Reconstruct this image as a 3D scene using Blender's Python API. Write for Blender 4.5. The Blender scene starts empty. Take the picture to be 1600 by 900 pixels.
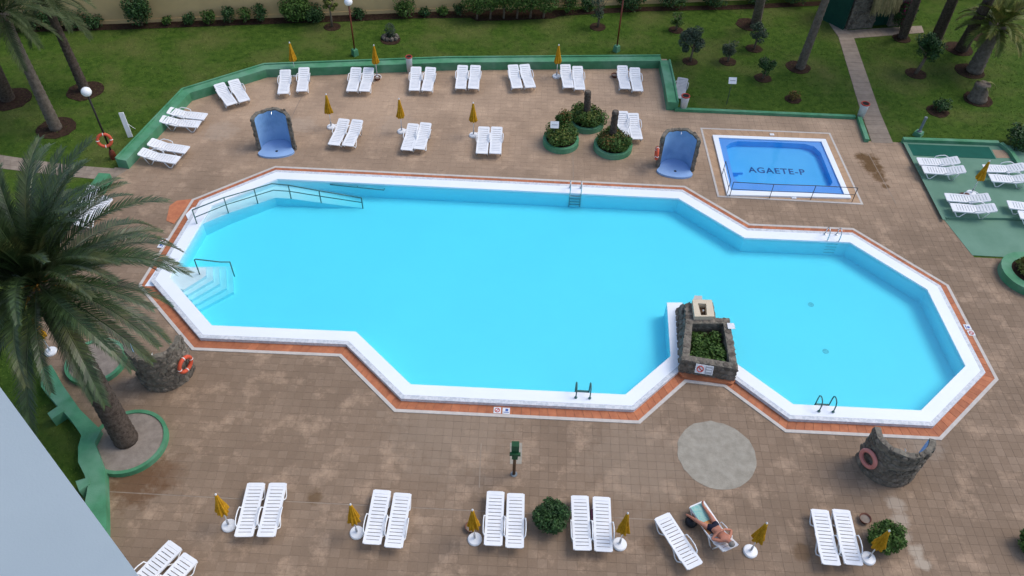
import bpy, bmesh, math, random
import numpy as np
from mathutils import Vector, Matrix, noise as mnoise

# ------------------------------------------------------------------ camera, world, sun
S = bpy.context.scene
COL = S.collection
TH, FPX, ROLL, H = math.radians(46.48), 1248.4, math.radians(2.1), 24.5
_c, _s = math.cos(TH), math.sin(TH)
_R0, _U0, CF = Vector((1, 0, 0)), Vector((0, _s, _c)), Vector((0, _c, -_s))
CR = _R0*math.cos(ROLL) + _U0*math.sin(ROLL)
CU = _U0*math.cos(ROLL) - _R0*math.sin(ROLL)
cam = bpy.data.cameras.new('camera'); camo = bpy.data.objects.new('camera', cam); COL.objects.link(camo)
camo.matrix_world = Matrix(((CR.x, CU.x, -CF.x, 0), (CR.y, CU.y, -CF.y, 0), (CR.z, CU.z, -CF.z, H), (0, 0, 0, 1)))
cam.sensor_width = 36; cam.lens = FPX/1600*36; cam.clip_end = 2000; cam.clip_start = .1
S.camera = camo
W = bpy.data.worlds.new('World'); S.world = W; W.use_nodes = True
SUN_EL, SUN_AZ = math.radians(54), math.radians(72)      # azimuth measured from +y towards +x
sk = W.node_tree.nodes.new('ShaderNodeTexSky'); sk.sky_type = 'NISHITA'; sk.sun_disc = False
sk.sun_elevation = SUN_EL; sk.sun_rotation = SUN_AZ; sk.air_density = 1.0; sk.dust_density = 2.4; sk.ozone_density = 1.0
bgn = W.node_tree.nodes['Background']; bgn.inputs['Strength'].default_value = 0.15
W.node_tree.links.new(sk.outputs[0], bgn.inputs['Color'])
sl = bpy.data.lights.new('sun', 'SUN'); sl.energy = 0.9; sl.angle = math.radians(28); sl.color = (1, .96, .9)
so = bpy.data.objects.new('sun', sl); COL.objects.link(so)
sd = Vector((math.sin(SUN_AZ)*math.cos(SUN_EL), math.cos(SUN_AZ)*math.cos(SUN_EL), math.sin(SUN_EL)))
so.rotation_euler = (-sd).to_track_quat('-Z', 'Y').to_euler(); so.location = (0, 0, 60)
S.view_settings.view_transform = 'Standard'; S.view_settings.look = 'None'
S.view_settings.exposure = 0.42; S.view_settings.gamma = 1
S.cycles.transparent_max_bounces = 16
S.cycles.max_bounces = 8

def G(px, py, z=0.0):
    """pixel of the 1600x900 photograph -> point on the horizontal plane z"""
    d = CF*FPX + CR*(px-800) + CU*(450-py)
    t = (H-z)/-d.z
    return Vector((d.x*t, d.y*t, z))
def proj(p):
    v = Vector(p) - Vector((0, 0, H)); w = v.dot(CF)
    return 800+FPX*v.dot(CR)/w, 450-FPX*v.dot(CU)/w, w
rnd = random.Random(7)

# ------------------------------------------------------------------ materials
MATS = {}
def mat(name, c1, c2=None, scale=2.0, rough=.7, bump=0.0, bscale=None, spec=.3, detail=4, per_obj=0.0, per_isl=0.0, metal=0.0, ramp=(.35, .65), c3=None, scale3=.3, ramp3=(.45, .65)):
    m = bpy.data.materials.new(name); m.use_nodes = True; nt = m.node_tree; N = nt.nodes; L = nt.links
    b = N['Principled BSDF']; b.inputs['Roughness'].default_value = rough
    b.inputs['Specular IOR Level'].default_value = spec; b.inputs['Metallic'].default_value = metal
    geo = N.new('ShaderNodeNewGeometry')
    def nz(sc, det):
        n = N.new('ShaderNodeTexNoise'); n.inputs['Scale'].default_value = sc; n.inputs['Detail'].default_value = det
        n.inputs['Roughness'].default_value = .62
        L.new(geo.outputs['Position'], n.inputs['Vector']); return n
    def mix(fac, a, bb, typ='MIX'):
        x = N.new('ShaderNodeMix'); x.data_type = 'RGBA'; x.blend_type = typ
        if isinstance(fac, float): x.inputs[0].default_value = fac
        else: L.new(fac, x.inputs[0])
        for i, v in ((6, a), (7, bb)):
            if isinstance(v, tuple): x.inputs[i].default_value = (*v, 1)
            else: L.new(v, x.inputs[i])
        return x.outputs[2]
    def rmp(out, lo, hi):
        r = N.new('ShaderNodeMapRange'); r.inputs[1].default_value = lo; r.inputs[2].default_value = hi
        L.new(out, r.inputs[0]); return r.outputs[0]
    col = c1
    if c2 is not None:
        col = mix(rmp(nz(scale, detail).outputs['Fac'], *ramp), c1, c2)
    if c3 is not None:
        col = mix(rmp(nz(scale3, 3).outputs['Fac'], *ramp3), col if not isinstance(col, tuple) else col, c3)
    if per_obj or per_isl:
        if per_obj:
            oi = N.new('ShaderNodeObjectInfo'); rv = oi.outputs['Random']; amt = per_obj
        else: rv = geo.outputs['Random Per Island']; amt = per_isl
        mr = N.new('ShaderNodeMapRange'); mr.inputs[3].default_value = 1-amt; mr.inputs[4].default_value = 1+amt*.7
        L.new(rv, mr.inputs[0])
        cc = N.new('ShaderNodeCombineColor')
        for i in range(3): L.new(mr.outputs[0], cc.inputs[i])
        col = mix(1.0, col, cc.outputs[0], 'MULTIPLY')
    if isinstance(col, tuple): b.inputs['Base Color'].default_value = (*col, 1)
    else: L.new(col, b.inputs['Base Color'])
    if bump:
        bp = N.new('ShaderNodeBump'); bp.inputs['Strength'].default_value = bump; bp.inputs['Distance'].default_value = .02
        L.new(nz(bscale or scale*6, 5).outputs['Fac'], bp.inputs['Height']); L.new(bp.outputs[0], b.inputs['Normal'])
    MATS[name] = m; return m

def tile_mat(name, ca, cb, cs, pitch, rot, lat=(.62, .38)):
    """paving: every slab its own tone, broad stains across slabs"""
    m = bpy.data.materials.new(name); m.use_nodes = True; nt = m.node_tree; N = nt.nodes; L = nt.links
    b = N['Principled BSDF']; b.inputs['Roughness'].default_value = .85; b.inputs['Specular IOR Level'].default_value = .2
    geo = N.new('ShaderNodeNewGeometry')
    vr = N.new('ShaderNodeVectorRotate'); vr.rotation_type = 'Z_AXIS'; vr.inputs['Angle'].default_value = -rot
    L.new(geo.outputs['Position'], vr.inputs['Vector'])
    sc = N.new('ShaderNodeVectorMath'); sc.operation = 'SCALE'; sc.inputs['Scale'].default_value = 1/pitch
    L.new(vr.outputs[0], sc.inputs[0])
    fl = N.new('ShaderNodeVectorMath'); fl.operation = 'FLOOR'; L.new(sc.outputs[0], fl.inputs[0])
    ml = N.new('ShaderNodeVectorMath'); ml.operation = 'MULTIPLY'; ml.inputs[1].default_value = (1, 1, 0); L.new(fl.outputs[0], ml.inputs[0])
    wn = N.new('ShaderNodeTexWhiteNoise'); wn.noise_dimensions = '3D'; L.new(ml.outputs[0], wn.inputs['Vector'])
    def nz(s, d, r=.6):
        n = N.new('ShaderNodeTexNoise'); n.inputs['Scale'].default_value = s; n.inputs['Detail'].default_value = d; n.inputs['Roughness'].default_value = r
        L.new(geo.outputs['Position'], n.inputs['Vector']); return n.outputs['Fac']
    def mr(o, a, bb, c, d):
        r = N.new('ShaderNodeMapRange'); r.inputs[1].default_value = a; r.inputs[2].default_value = bb; r.inputs[3].default_value = c; r.inputs[4].default_value = d
        L.new(o, r.inputs[0]); return r.outputs[0]
    def mix(f, a, bb, t='MIX'):
        x = N.new('ShaderNodeMix'); x.data_type = 'RGBA'; x.blend_type = t
        if isinstance(f, float): x.inputs[0].default_value = f
        else: L.new(f, x.inputs[0])
        for i, v in ((6, a), (7, bb)):
            if isinstance(v, tuple): x.inputs[i].default_value = (*v, 1)
            else: L.new(v, x.inputs[i])
        return x.outputs[2]
    pw = N.new('ShaderNodeMath'); pw.operation = 'POWER'; pw.inputs[1].default_value = 2.2; L.new(wn.outputs['Value'], pw.inputs[0])
    c = mix(mr(pw.outputs[0], 0, 1, 0, .75), ca, cb)
    # slabs blend to a paler tone towards the far side of the deck
    sp = N.new('ShaderNodeSeparateXYZ'); L.new(geo.outputs['Position'], sp.inputs[0])
    c = mix(mr(sp.outputs['Y'], 26, 36, 0, .75), c, cs)
    c = mix(mr(nz(.35, 5), .42, .68, 0, .45), c, tuple(x*.68 for x in ca))
    c = mix(mr(nz(.9, 6, .7), .52, .75, 0, .5), c, tuple(min(1, x*1.35) for x in cs))
    c = mix(mr(nz(14, 4, .7), .35, .7, 0, .28), c, tuple(x*.6 for x in ca))
    wob = nz(2.2, 5, .7)
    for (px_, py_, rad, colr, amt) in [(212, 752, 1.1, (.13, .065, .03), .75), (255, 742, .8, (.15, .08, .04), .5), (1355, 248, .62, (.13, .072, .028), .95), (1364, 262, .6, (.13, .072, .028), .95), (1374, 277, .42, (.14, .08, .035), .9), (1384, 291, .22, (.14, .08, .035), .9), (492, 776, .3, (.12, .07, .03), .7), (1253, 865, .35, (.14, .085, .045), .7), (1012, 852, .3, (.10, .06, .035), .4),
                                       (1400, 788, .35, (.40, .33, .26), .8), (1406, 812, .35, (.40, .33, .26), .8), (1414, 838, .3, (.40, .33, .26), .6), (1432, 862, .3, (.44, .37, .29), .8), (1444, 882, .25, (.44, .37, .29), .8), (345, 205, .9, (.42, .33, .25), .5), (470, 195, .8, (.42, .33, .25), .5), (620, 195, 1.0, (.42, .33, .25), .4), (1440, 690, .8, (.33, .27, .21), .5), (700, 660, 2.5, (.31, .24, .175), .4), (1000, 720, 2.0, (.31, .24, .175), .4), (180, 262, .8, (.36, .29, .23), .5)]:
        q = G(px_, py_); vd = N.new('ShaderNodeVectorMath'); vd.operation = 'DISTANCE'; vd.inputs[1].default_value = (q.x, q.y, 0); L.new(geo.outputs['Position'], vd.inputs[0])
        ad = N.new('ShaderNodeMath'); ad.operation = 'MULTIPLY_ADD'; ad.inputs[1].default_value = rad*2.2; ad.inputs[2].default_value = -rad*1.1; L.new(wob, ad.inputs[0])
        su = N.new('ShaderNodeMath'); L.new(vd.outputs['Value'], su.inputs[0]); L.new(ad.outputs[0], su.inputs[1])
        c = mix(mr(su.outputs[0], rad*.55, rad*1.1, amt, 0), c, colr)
    L.new(c, b.inputs['Base Color'])
    bp = N.new('ShaderNodeBump'); bp.inputs['Strength'].default_value = .3; bp.inputs['Distance'].default_value = .01
    L.new(nz(30, 4), bp.inputs['Height']); L.new(bp.outputs[0], b.inputs['Normal'])
    MATS[name] = m; return m

YAW = math.radians(-0.92); PITCH = .316
tile_mat('paving', (.252, .179, .122), (.315, .229, .160), (.54, .385, .262), PITCH, YAW)
mat('joint', (.12, .09, .065), (.30, .225, .165), .7, .95)
mat('lawn', (.034, .074, .009), (.070, .124, .017), 2.6, .95, 1.0, 45, .1, 10, c3=(.125, .135, .040), scale3=.30, ramp3=(.46, .80))
mat('grass_blade', (.054, .108, .013), (.104, .165, .025), .8, .8, 0, None, .1, per_isl=.25, c3=(.18, .185, .06), scale3=.3, ramp3=(.46, .8))
mat('soil', (.026, .015, .010), (.058, .034, .023), 6, .95, .8, 20, .1)
mat('sand', (.22, .185, .155), (.31, .265, .225), 3, .95, .5, 25, .1)
mat('white_paint', (.82, .83, .84), (.74, .76, .79), .8, .55, .1, 30, .35)
mat('white_plastic', (.84, .85, .86), (.76, .78, .80), 3, .35, 0, None, .4)
mat('grey_plastic', (.42, .43, .45), (.35, .36, .38), 3, .5)
mat('green_wall', (.085, .29, .15), (.06, .21, .105), 1.6, .75, .4, 22, .25, 9, c3=(.14, .31, .20), scale3=.6)
mat('green_floor', (.12, .24, .17), (.15, .28, .205), .8, .8, .15, 40, .2)
mat('green_mat', (.003, .085, .058), (.005, .10, .07), 2, .9)
mat('terracotta', (.40, .135, .065), (.50, .185, .085), 4, .7, .2, 30, .3, per_obj=.16)
mat('tan_tile', (.42, .27, .16), (.48, .32, .20), 3, .75, .2, 30, .3, per_obj=.08)
mat('pale_stone', (.50, .46, .42), (.58, .54, .49), 4, .8, .2, 20)
mat('mosaic', (.50, .54, .58), (.66, .68, .70), 9, .5, .1, 30, .4, ramp=(.42, .58))
mat('pool_white', (.84, .88, .92), (.80, .85, .90), .6, .5)
mat('pool_floor', (.84, .93, .98), (.82, .91, .97), .3, .6)
mat('kid_floor', (.085, .50, .90), (.10, .53, .92), .7, .5)
mat('kid_shelf', (.14, .40, .85), (.16, .43, .87), 1.0, .5)
mat('letter_tile', (.01, .07, .26), (.015, .09, .30), 10, .5)
mat('alcove_blue', (.22, .40, .66), (.26, .45, .70), 1.5, .55, .1, 20, .35, c3=(.17, .33, .58), scale3=1.2)
mat('alcove_floor', (.26, .42, .70), (.30, .47, .74), 2, .55)
mat('lava_stone', (.105, .092, .074), (.22, .19, .155), 5, .9, .6, 30, .2, per_obj=.35)
mat('mortar', (.14, .125, .10), (.23, .21, .17), 8, .95, .8, 25, .1)
mat('steel', (.55, .57, .58), None, rough=.3, metal=.9)
mat('rail_green', (.05, .13, .12), (.07, .16, .15), 6, .5)
mat('rail_dark', (.05, .06, .07), None, rough=.5)
mat('parasol_fabric', (.40, .20, .010), (.54, .29, .020), 7, .9, .2, 40, .1)
mat('lamp_red', (.13, .030, .016), (.16, .04, .02), 5, .5)
mat('lamp_black', (.018, .015, .013), None, rough=.5)
mat('globe', (.85, .86, .87), None, rough=.25)
mat('buoy', (.62, .085, .035), (.55, .10, .05), 4, .55)
mat('buoy_faded', (.64, .24, .20), (.58, .21, .175), 4, .6)
mat('white_tape', (.80, .78, .75), None, rough=.6)
mat('trunk', (.105, .085, .068), (.19, .16, .13), 6, .95, 1.0, 18, .1)
mat('trunk_dark', (.055, .042, .033), (.12, .095, .078), 9, .95, 1.0, 22, .1)
mat('bark', (.13, .10, .075), (.20, .16, .12), 12, .95, .8, 30, .1)
mat('frond', (.022, .044, .014), (.050, .082, .026), 1.2, .38, 0, None, .45, per_isl=.4, c3=(.095, .085, .026), scale3=.6, ramp3=(.54, .80))
mat('frond_yellow', (.085, .12, .02), (.15, .17, .035), 1.5, .6, 0, None, .2, per_isl=.35, c3=(.25, .20, .05), scale3=1.2, ramp3=(.5, .75))
mat('frond_far', (.034, .056, .018), (.066, .088, .030), 1.2, .6, 0, None, .2, per_isl=.3)
mat('rachis', (.13, .13, .055), None, rough=.6)
mat('date_stalk', (.40, .20, .025), (.30, .13, .02), 8, .7)
mat('leaf_dark', (.022, .062, .016), (.042, .10, .024), 4, .55, 0, None, .3, per_isl=.45)
mat('leaf_mid', (.045, .10, .018), (.08, .15, .028), 4, .6, 0, None, .25, per_isl=.4)
mat('leaf_grey', (.050, .078, .045), (.085, .115, .068), 3, .6, 0, None, .25, per_isl=.4)
mat('leaf_yellow', (.10, .13, .022), (.15, .17, .035), 3, .6, 0, None, .25, per_isl=.4)
mat('leaf_red', (.16, .075, .02), (.10, .10, .02), 5, .6, 0, None, .25, per_isl=.4)
mat('leaf_magenta', (.22, .012, .075), (.15, .01, .05), 5, .6, 0, None, .25, per_isl=.4)
mat('straw', (.34, .29, .15), (.24, .22, .10), 6, .95, .3, 30, .1, per_isl=.35)
mat('beige_wall', (.70, .50, .24), (.64, .455, .22), .5, .85, .2, 20, .15, c3=(.56, .40, .20), scale3=.35)
mat('beige_render', (.66, .57, .42), (.60, .51, .37), 3, .8)
mat('path', (.255, .205, .16), (.32, .262, .205), 2.5, .9, .3, 25, .15, per_obj=.10)
mat('concrete_patch', (.285, .26, .21), (.37, .34, .28), 3.5, .9, .6, 30, .15, 8)
mat('pale_joint', (.33, .265, .20), (.24, .185, .14), 3, .9)
mat('damp', (.17, .105, .05), (.22, .14, .075), 2, .6)
mat('building_white', (.77, .85, .98), (.74, .82, .955), .5, .8, .15, 25, .15, 8, c3=(.66, .73, .84), scale3=.12, ramp3=(.5, .8))
mat('skin', (.50, .22, .145), (.44, .175, .11), 8, .55)
mat('hair', (.16, .14, .12), (.28, .26, .24), 40, .7)
mat('navy', (.008, .009, .024), None, rough=.8)
mat('towel', (.22, .50, .47), (.40, .58, .50), 14, .95, .4, 60, .1)
mat('towel_orange', (.62, .26, .08), (.66, .36, .16), 10, .95, .4, 60, .1)
mat('black_bag', (.012, .014, .018), None, rough=.7)
mat('brown_pot', (.14, .055, .035), (.18, .075, .05), 9, .7)
mat('sign_white', (.74, .76, .78), (.68, .70, .72), 5, .5)
mat('sign_red', (.50, .05, .03), None, rough=.5)
mat('sign_blue', (.04, .10, .35), None, rough=.5)
mat('sign_black', (.02, .02, .02), None, rough=.5)
mat('green_post', (.010, .065, .022), (.014, .08, .03), 6, .5)
mat('brown_post', (.09, .05, .025), (.12, .07, .035), 8, .7)
mat('bin_white', (.62, .66, .68), (.55, .59, .62), 4, .5)
mat('bin_red', (.38, .045, .03), None, rough=.5)
mat('dark_green', (.004, .045, .032), (.006, .06, .04), 3, .6)
mat('grey_metal', (.20, .23, .25), (.16, .19, .21), 5, .45)
mat('dark_void', (.01, .01, .01), None, rough=.9)

def water_mat(name, tint, volume=None):
    m = bpy.data.materials.new(name); m.use_nodes = True; nt = m.node_tree; N = nt.nodes; L = nt.links
    N.remove(N['Principled BSDF']); out = N['Material Output']
    tr = N.new('ShaderNodeBsdfTransparent'); tr.inputs[0].default_value = (*tint, 1)
    gl = N.new('ShaderNodeBsdfGlossy'); gl.inputs['Roughness'].default_value = .08
    fr = N.new('ShaderNodeFresnel'); fr.inputs['IOR'].default_value = 1.33
    n = N.new('ShaderNodeTexNoise'); n.inputs['Scale'].default_value = 1.6; n.inputs['Detail'].default_value = 3
    g = N.new('ShaderNodeNewGeometry'); L.new(g.outputs['Position'], n.inputs['Vector'])
    bp = N.new('ShaderNodeBump'); bp.inputs['Strength'].default_value = .25; bp.inputs['Distance'].default_value = .04
    L.new(n.outputs['Fac'], bp.inputs['Height']); L.new(bp.outputs[0], gl.inputs['Normal']); L.new(bp.outputs[0], fr.inputs['Normal'])
    mx = N.new('ShaderNodeMixShader'); L.new(fr.outputs[0], mx.inputs[0]); L.new(tr.outputs[0], mx.inputs[1]); L.new(gl.outputs[0], mx.inputs[2])
    L.new(mx.outputs[0], out.inputs['Surface'])
    if volume:
        va = N.new('ShaderNodeVolumeAbsorption'); va.inputs['Color'].default_value = (*volume[0], 1); va.inputs['Density'].default_value = volume[1]
        L.new(va.outputs[0], out.inputs['Volume'])
    MATS[name] = m
water_mat('water', (1, 1, 1), ((0.0, .935, .998), .92))
water_mat('kid_water', (.94, .98, 1))

# ------------------------------------------------------------------ builders
class MB:
    def __init__(s): s.v = []; s.f = []
    def quad(s, a, b, c, d):
        n = len(s.v); s.v += [tuple(a), tuple(b), tuple(c), tuple(d)]; s.f.append((n, n+1, n+2, n+3)); return s
    def tri(s, a, b, c):
        n = len(s.v); s.v += [tuple(a), tuple(b), tuple(c)]; s.f.append((n, n+1, n+2)); return s
    def box(s, c, size, rz=0.0, M=None):
        n = len(s.v); cr, sr = math.cos(rz), math.sin(rz)
        for dz in (-1, 1):
            for dx, dy in ((-1, -1), (1, -1), (1, 1), (-1, 1)):
                x, y, z = dx*size[0]/2, dy*size[1]/2, dz*size[2]/2
                p = Vector((c[0]+x*cr-y*sr, c[1]+x*sr+y*cr, c[2]+z))
                s.v.append(tuple(M @ p if M else p))
        s.f += [(n, n+3, n+2, n+1), (n+4, n+5, n+6, n+7)] + [(n+i, n+(i+1) % 4, n+4+(i+1) % 4, n+4+i) for i in range(4)]
        return s
    def prism(s, poly, z0, z1, top=True, bottom=True):
        """poly: list of (x, y); z1 may be a function of the point"""
        a = sum(poly[i][0]*poly[(i+1) % len(poly)][1]-poly[(i+1) % len(poly)][0]*poly[i][1] for i in range(len(poly)))
        poly = [(p[0], p[1]) for p in poly]
        if a < 0: poly = poly[::-1]
        n = len(s.v); k = len(poly); fz = z1 if callable(z1) else (lambda p: z1)
        s.v += [(p[0], p[1], z0) for p in poly] + [(p[0], p[1], fz(p)) for p in poly]
        if bottom: s.f.append(tuple(range(n+k-1, n-1, -1)))
        if top: s.f.append(tuple(range(n+k, n+2*k)))
        s.f += [(n+i, n+(i+1) % k, n+k+(i+1) % k, n+k+i) for i in range(k)]
        return s
    def tube(s, path, r, n=8, caps=True):
        path = [Vector(p) for p in path]; rs = r if isinstance(r, (list, tuple)) else [r]*len(path)
        base = len(s.v); up = None
        for i, p in enumerate(path):
            t = (path[min(i+1, len(path)-1)]-path[max(i-1, 0)]).normalized()
            if up is None:
                up = Vector((0, 0, 1)) if abs(t.z) < .9 else Vector((1, 0, 0))
            u = (up - t*up.dot(t)).normalized(); w = t.cross(u); up = u
            for k in range(n):
                a = 2*math.pi*k/n; s.v.append(tuple(p + u*math.cos(a)*rs[i] + w*math.sin(a)*rs[i]))
        for i in range(len(path)-1):
            for k in range(n):
                a, b = base+i*n+k, base+i*n+(k+1) % n; s.f.append((a, b, b+n, a+n))
        if caps:
            s.f.append(tuple(base+k for k in range(n-1, -1, -1))); e = base+(len(path)-1)*n; s.f.append(tuple(e+k for k in range(n)))
        return s
    def lathe(s, prof, c=(0, 0, 0), n=16, fold=None):
        base = len(s.v)
        for (r, z) in prof:
            for k in range(n):
                a = 2*math.pi*k/n; rr = r*(fold(a, z) if fold else 1)
                s.v.append((c[0]+rr*math.cos(a), c[1]+rr*math.sin(a), c[2]+z))
        for i in range(len(prof)-1):
            for k in range(n):
                a, b = base+i*n+k, base+i*n+(k+1) % n; s.f.append((a, b, b+n, a+n))
        s.f.append(tuple(base+k for k in range(n-1, -1, -1))); e = base+(len(prof)-1)*n; s.f.append(tuple(e+k for k in range(n)))
        return s
    def torus(s, c, R, r, axis, n=20, m=8):
        ax = Vector(axis).normalized(); u = ax.orthogonal().normalized(); w = ax.cross(u); base = len(s.v); c = Vector(c)
        for i in range(n):
            a = 2*math.pi*i/n; d = u*math.cos(a)+w*math.sin(a)
            for j in range(m):
                b = 2*math.pi*j/m; s.v.append(tuple(c+d*(R+r*math.cos(b))+ax*r*math.sin(b)))
        for i in range(n):
            for j in range(m):
                s.f.append((base+i*m+j, base+((i+1) % n)*m+j, base+((i+1) % n)*m+(j+1) % m, base+i*m+(j+1) % m))
        return s
    def mesh(s, name, m, smooth=False):
        me = bpy.data.meshes.new(name); me.from_pydata(s.v, [], s.f); me.update()
        me.materials.append(MATS[m])
        if smooth: me.polygons.foreach_set('use_smooth', [True]*len(me.polygons))
        return me
    def build(s, name, m, parent=None, smooth=False, loc=None):
        return ob(name, s.mesh(name, m, smooth), parent, loc)
def ob(name, me, parent=None, loc=None, rz=0.0):
    o = bpy.data.objects.new(name, me); COL.objects.link(o)
    if parent: o.parent = parent
    if loc is not None: o.location = loc
    if rz: o.rotation_euler = (0, 0, rz)
    return o
def tag(o, label, cat, group=None):
    o['label'] = label; o['category'] = cat
    if group: o['group'] = group
    return o
def struct(o): o['kind'] = 'structure'; return o
def stuff(o): o['kind'] = 'stuff'; return o
def thing(name, label, cat, loc=(0, 0, 0), rz=0.0, group=None):
    return tag(ob(name, None, None, loc, rz), label, cat, group)
def kit(root, parts):
    """parts: (name, mesh, [subparts]); links shared meshes under root"""
    for p in parts:
        o = ob(p[0], p[1], root)
        for q in (p[2] if len(p) > 2 else []): ob(q[0], q[1], o)
def fill(outer, holes, z, name, m):
    bm = bmesh.new()
    for lp in [outer]+holes:
        vs = [bm.verts.new((p[0], p[1], z)) for p in lp]
        for i in range(len(vs)): bm.edges.new((vs[i], vs[(i+1) % len(vs)]))
    bmesh.ops.triangle_fill(bm, use_beauty=True, use_dissolve=False, edges=bm.edges[:], normal=(0, 0, 1))
    for f in bm.faces:
        if f.normal.z < 0: f.normal_flip()
    me = bpy.data.meshes.new(name); bm.to_mesh(me); bm.free(); me.materials.append(MATS[m])
    return ob(name, me)
def inside(p, poly):
    r = False; n = len(poly); x, y = p[0], p[1]
    for i in range(n):
        x1, y1 = poly[i][0], poly[i][1]; x2, y2 = poly[(i+1) % n][0], poly[(i+1) % n][1]
        if (y1 > y) != (y2 > y) and x < (x2-x1)*(y-y1)/(y2-y1)+x1: r = not r
    return r
def offset(poly, d):
    """inset of a clockwise or counter-clockwise polygon (positive d = inwards), mitred"""
    n = len(poly); a = sum(poly[i][0]*poly[(i+1) % n][1]-poly[(i+1) % n][0]*poly[i][1] for i in range(n))
    sg = 1 if a > 0 else -1; out = []
    for i in range(n):
        p0, p1, p2 = (Vector((poly[(i+k) % n][0], poly[(i+k) % n][1])) for k in (-1, 0, 1))
        d1, d2 = (p1-p0).normalized(), (p2-p1).normalized()
        n1, n2 = Vector((-d1.y, d1.x))*sg, Vector((-d2.y, d2.x))*sg
        b = (n1+n2).normalized(); out.append(p1 + b*(d/max(.3, b.dot(n1))))
    return [(v.x, v.y) for v in out]
def ring(poly_o, poly_i, z, name, m, parent=None, z0=None, outer_wall=False, inner_wall_to=None):
    b = MB(); n = len(poly_o)
    for i in range(n):
        j = (i+1) % n
        a, c, d, e = poly_o[i], poly_o[j], poly_i[j], poly_i[i]
        b.quad((*a, z), (*c, z), (*d, z), (*e, z))
        if z0 is not None: b.quad((*a, z0), (*c, z0), (*c, z), (*a, z))
        if inner_wall_to is not None: b.quad((*e, z), (*d, z), (*d, inner_wall_to), (*e, inner_wall_to))
    return b.build(name, m, parent)
def xy(v): return (v.x, v.y)
def disc(c, r, n=28, jit=0.0):
    return [(c[0]+r*math.cos(2*math.pi*i/n)*(1+rnd.uniform(-jit, jit)), c[1]+r*math.sin(2*math.pi*i/n)*(1+rnd.uniform(-jit, jit))) for i in range(n)]

# ------------------------------------------------------------------ ground, deck, lawn
POOLV = [(430, 260), (1070, 291), (1171, 350), (1333, 357), (1482, 446), (1560, 594), (1471, 688), (1227, 676), (1131, 605), (1072.5, 598),
         (1000, 662.5), (616, 644), (530, 557.5), (300, 547.5), (216, 447), (300, 312)]
POOL = [xy(G(*p)) for p in POOLV]
KIDV = [(1094, 200), (1297, 208), (1349, 320), (1121, 308)]
KID = [xy(G(*p)) for p in KIDV]
DECKV = [(120, 1000), (163, 800), (160, 735), (136, 690), (138, 668), (76, 590), (66, 560), (50, 500), (90, 400), (120, 330), (152, 298), (172, 272), (192, 258),
         (276, 160), (420, 104), (1042, 92), (1052, 174), (1338, 186), (1357, 222), (1411, 224), (1490, 345), (1520, 403), (1720, 420), (1800, 1000)]
DECK = [xy(G(*p)) for p in DECKV]
BIG = [(-300, -200), (300, -200), (300, 400), (-300, 400)]
o = fill(DECK, [offset(POOL, .3), offset(KID, .2)], -.007, 'deck_base', 'joint'); struct(o); deck = o
struct(fill(BIG, [DECK], -.012, 'lawn', 'lawn'))

gr = np.random.default_rng(11); gv = []
paths_ = [[xy(G(*p)) for p in q] for q in ([(1290, 30), (1315, 30), (1334, 58), (1398, 226), (1360, 226), (1308, 58)], [(1322, 46), (1442, 38), (1447, 52), (1332, 61)], [(-60, 232), (40, 246), (205, 263), (172, 284), (40, 270), (-60, 262)], [(1408, 214), (1566, 221), (1600, 232), (1720, 260), (1740, 430), (1500, 405)])]
for k in range(170000):
    x, y = gr.uniform(-34, 38), gr.uniform(12, 48.5)
    u, v, w = proj((x, y, 0))
    if not (-30 < u < 1630 and -30 < v < 930) or inside((x, y), DECK) or any(inside((x, y), q) for q in paths_): continue
    a, hh_, ww_ = gr.uniform(0, 6.28), gr.uniform(.015, .04), gr.uniform(.015, .035); dx, dy = math.cos(a)*ww_, math.sin(a)*ww_; lx, ly = gr.uniform(-.10, .10, 2)
    gv += [(x-dx, y-dy, -.012), (x+dx, y+dy, -.012), (x+lx, y+ly, hh_)]
b = MB(); b.v = gv; b.f = [(3*i, 3*i+1, 3*i+2) for i in range(len(gv)//3)]
o = b.build('grass', 'grass_blade'); stuff(o); tag(o, 'short mown green grass covering the garden lawns', 'grass')
# slabs
cr, sr = math.cos(YAW), math.sin(YAW)
px_in, kid_in = offset(POOL, .42), offset(KID, .42)
podium = [xy(G(*p)) for p in [(1411, 222), (1560, 227), (1640, 245), (1700, 345), (1473, 343)]]
pod_in = offset(podium, .45)
def slab(b, x, y, dz, g=.004):
    h = PITCH/2-g/2; n = len(b.v); e = .003
    for (hx, z) in ((h, -.009), (h, dz-e), (h-e, dz)):
        for sx, sy in ((-1, -1), (1, -1), (1, 1), (-1, 1)):
            lx, ly = x+sx*hx, y+sy*hx; b.v.append((lx*cr-ly*sr, lx*sr+ly*cr, z))
    for k in (0, 4):
        for i in range(4): b.f.append((n+k+i, n+k+(i+1) % 4, n+k+4+(i+1) % 4, n+k+4+i))
    b.f.append((n+8, n+9, n+10, n+11))
cells = []
for i in range(-90, 130):
    for j in range(20, 140):
        x, y = (i+.5)*PITCH, (j+.5)*PITCH
        wx, wy = x*cr-y*sr, x*sr+y*cr
        if not inside((wx, wy), DECK) or inside((wx, wy), px_in) or inside((wx, wy), kid_in) or inside((wx, wy), pod_in): continue
        u, v, w = proj((wx, wy, 0))
        if -120 < u < 1720 and v < 1010: cells.append((w, x, y, wx, wy, 10 < u < 1590 and v < 893))
cells.sort(key=lambda c: c[0])
bulk = MB(); nsep = 0; tmesh = []
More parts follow.
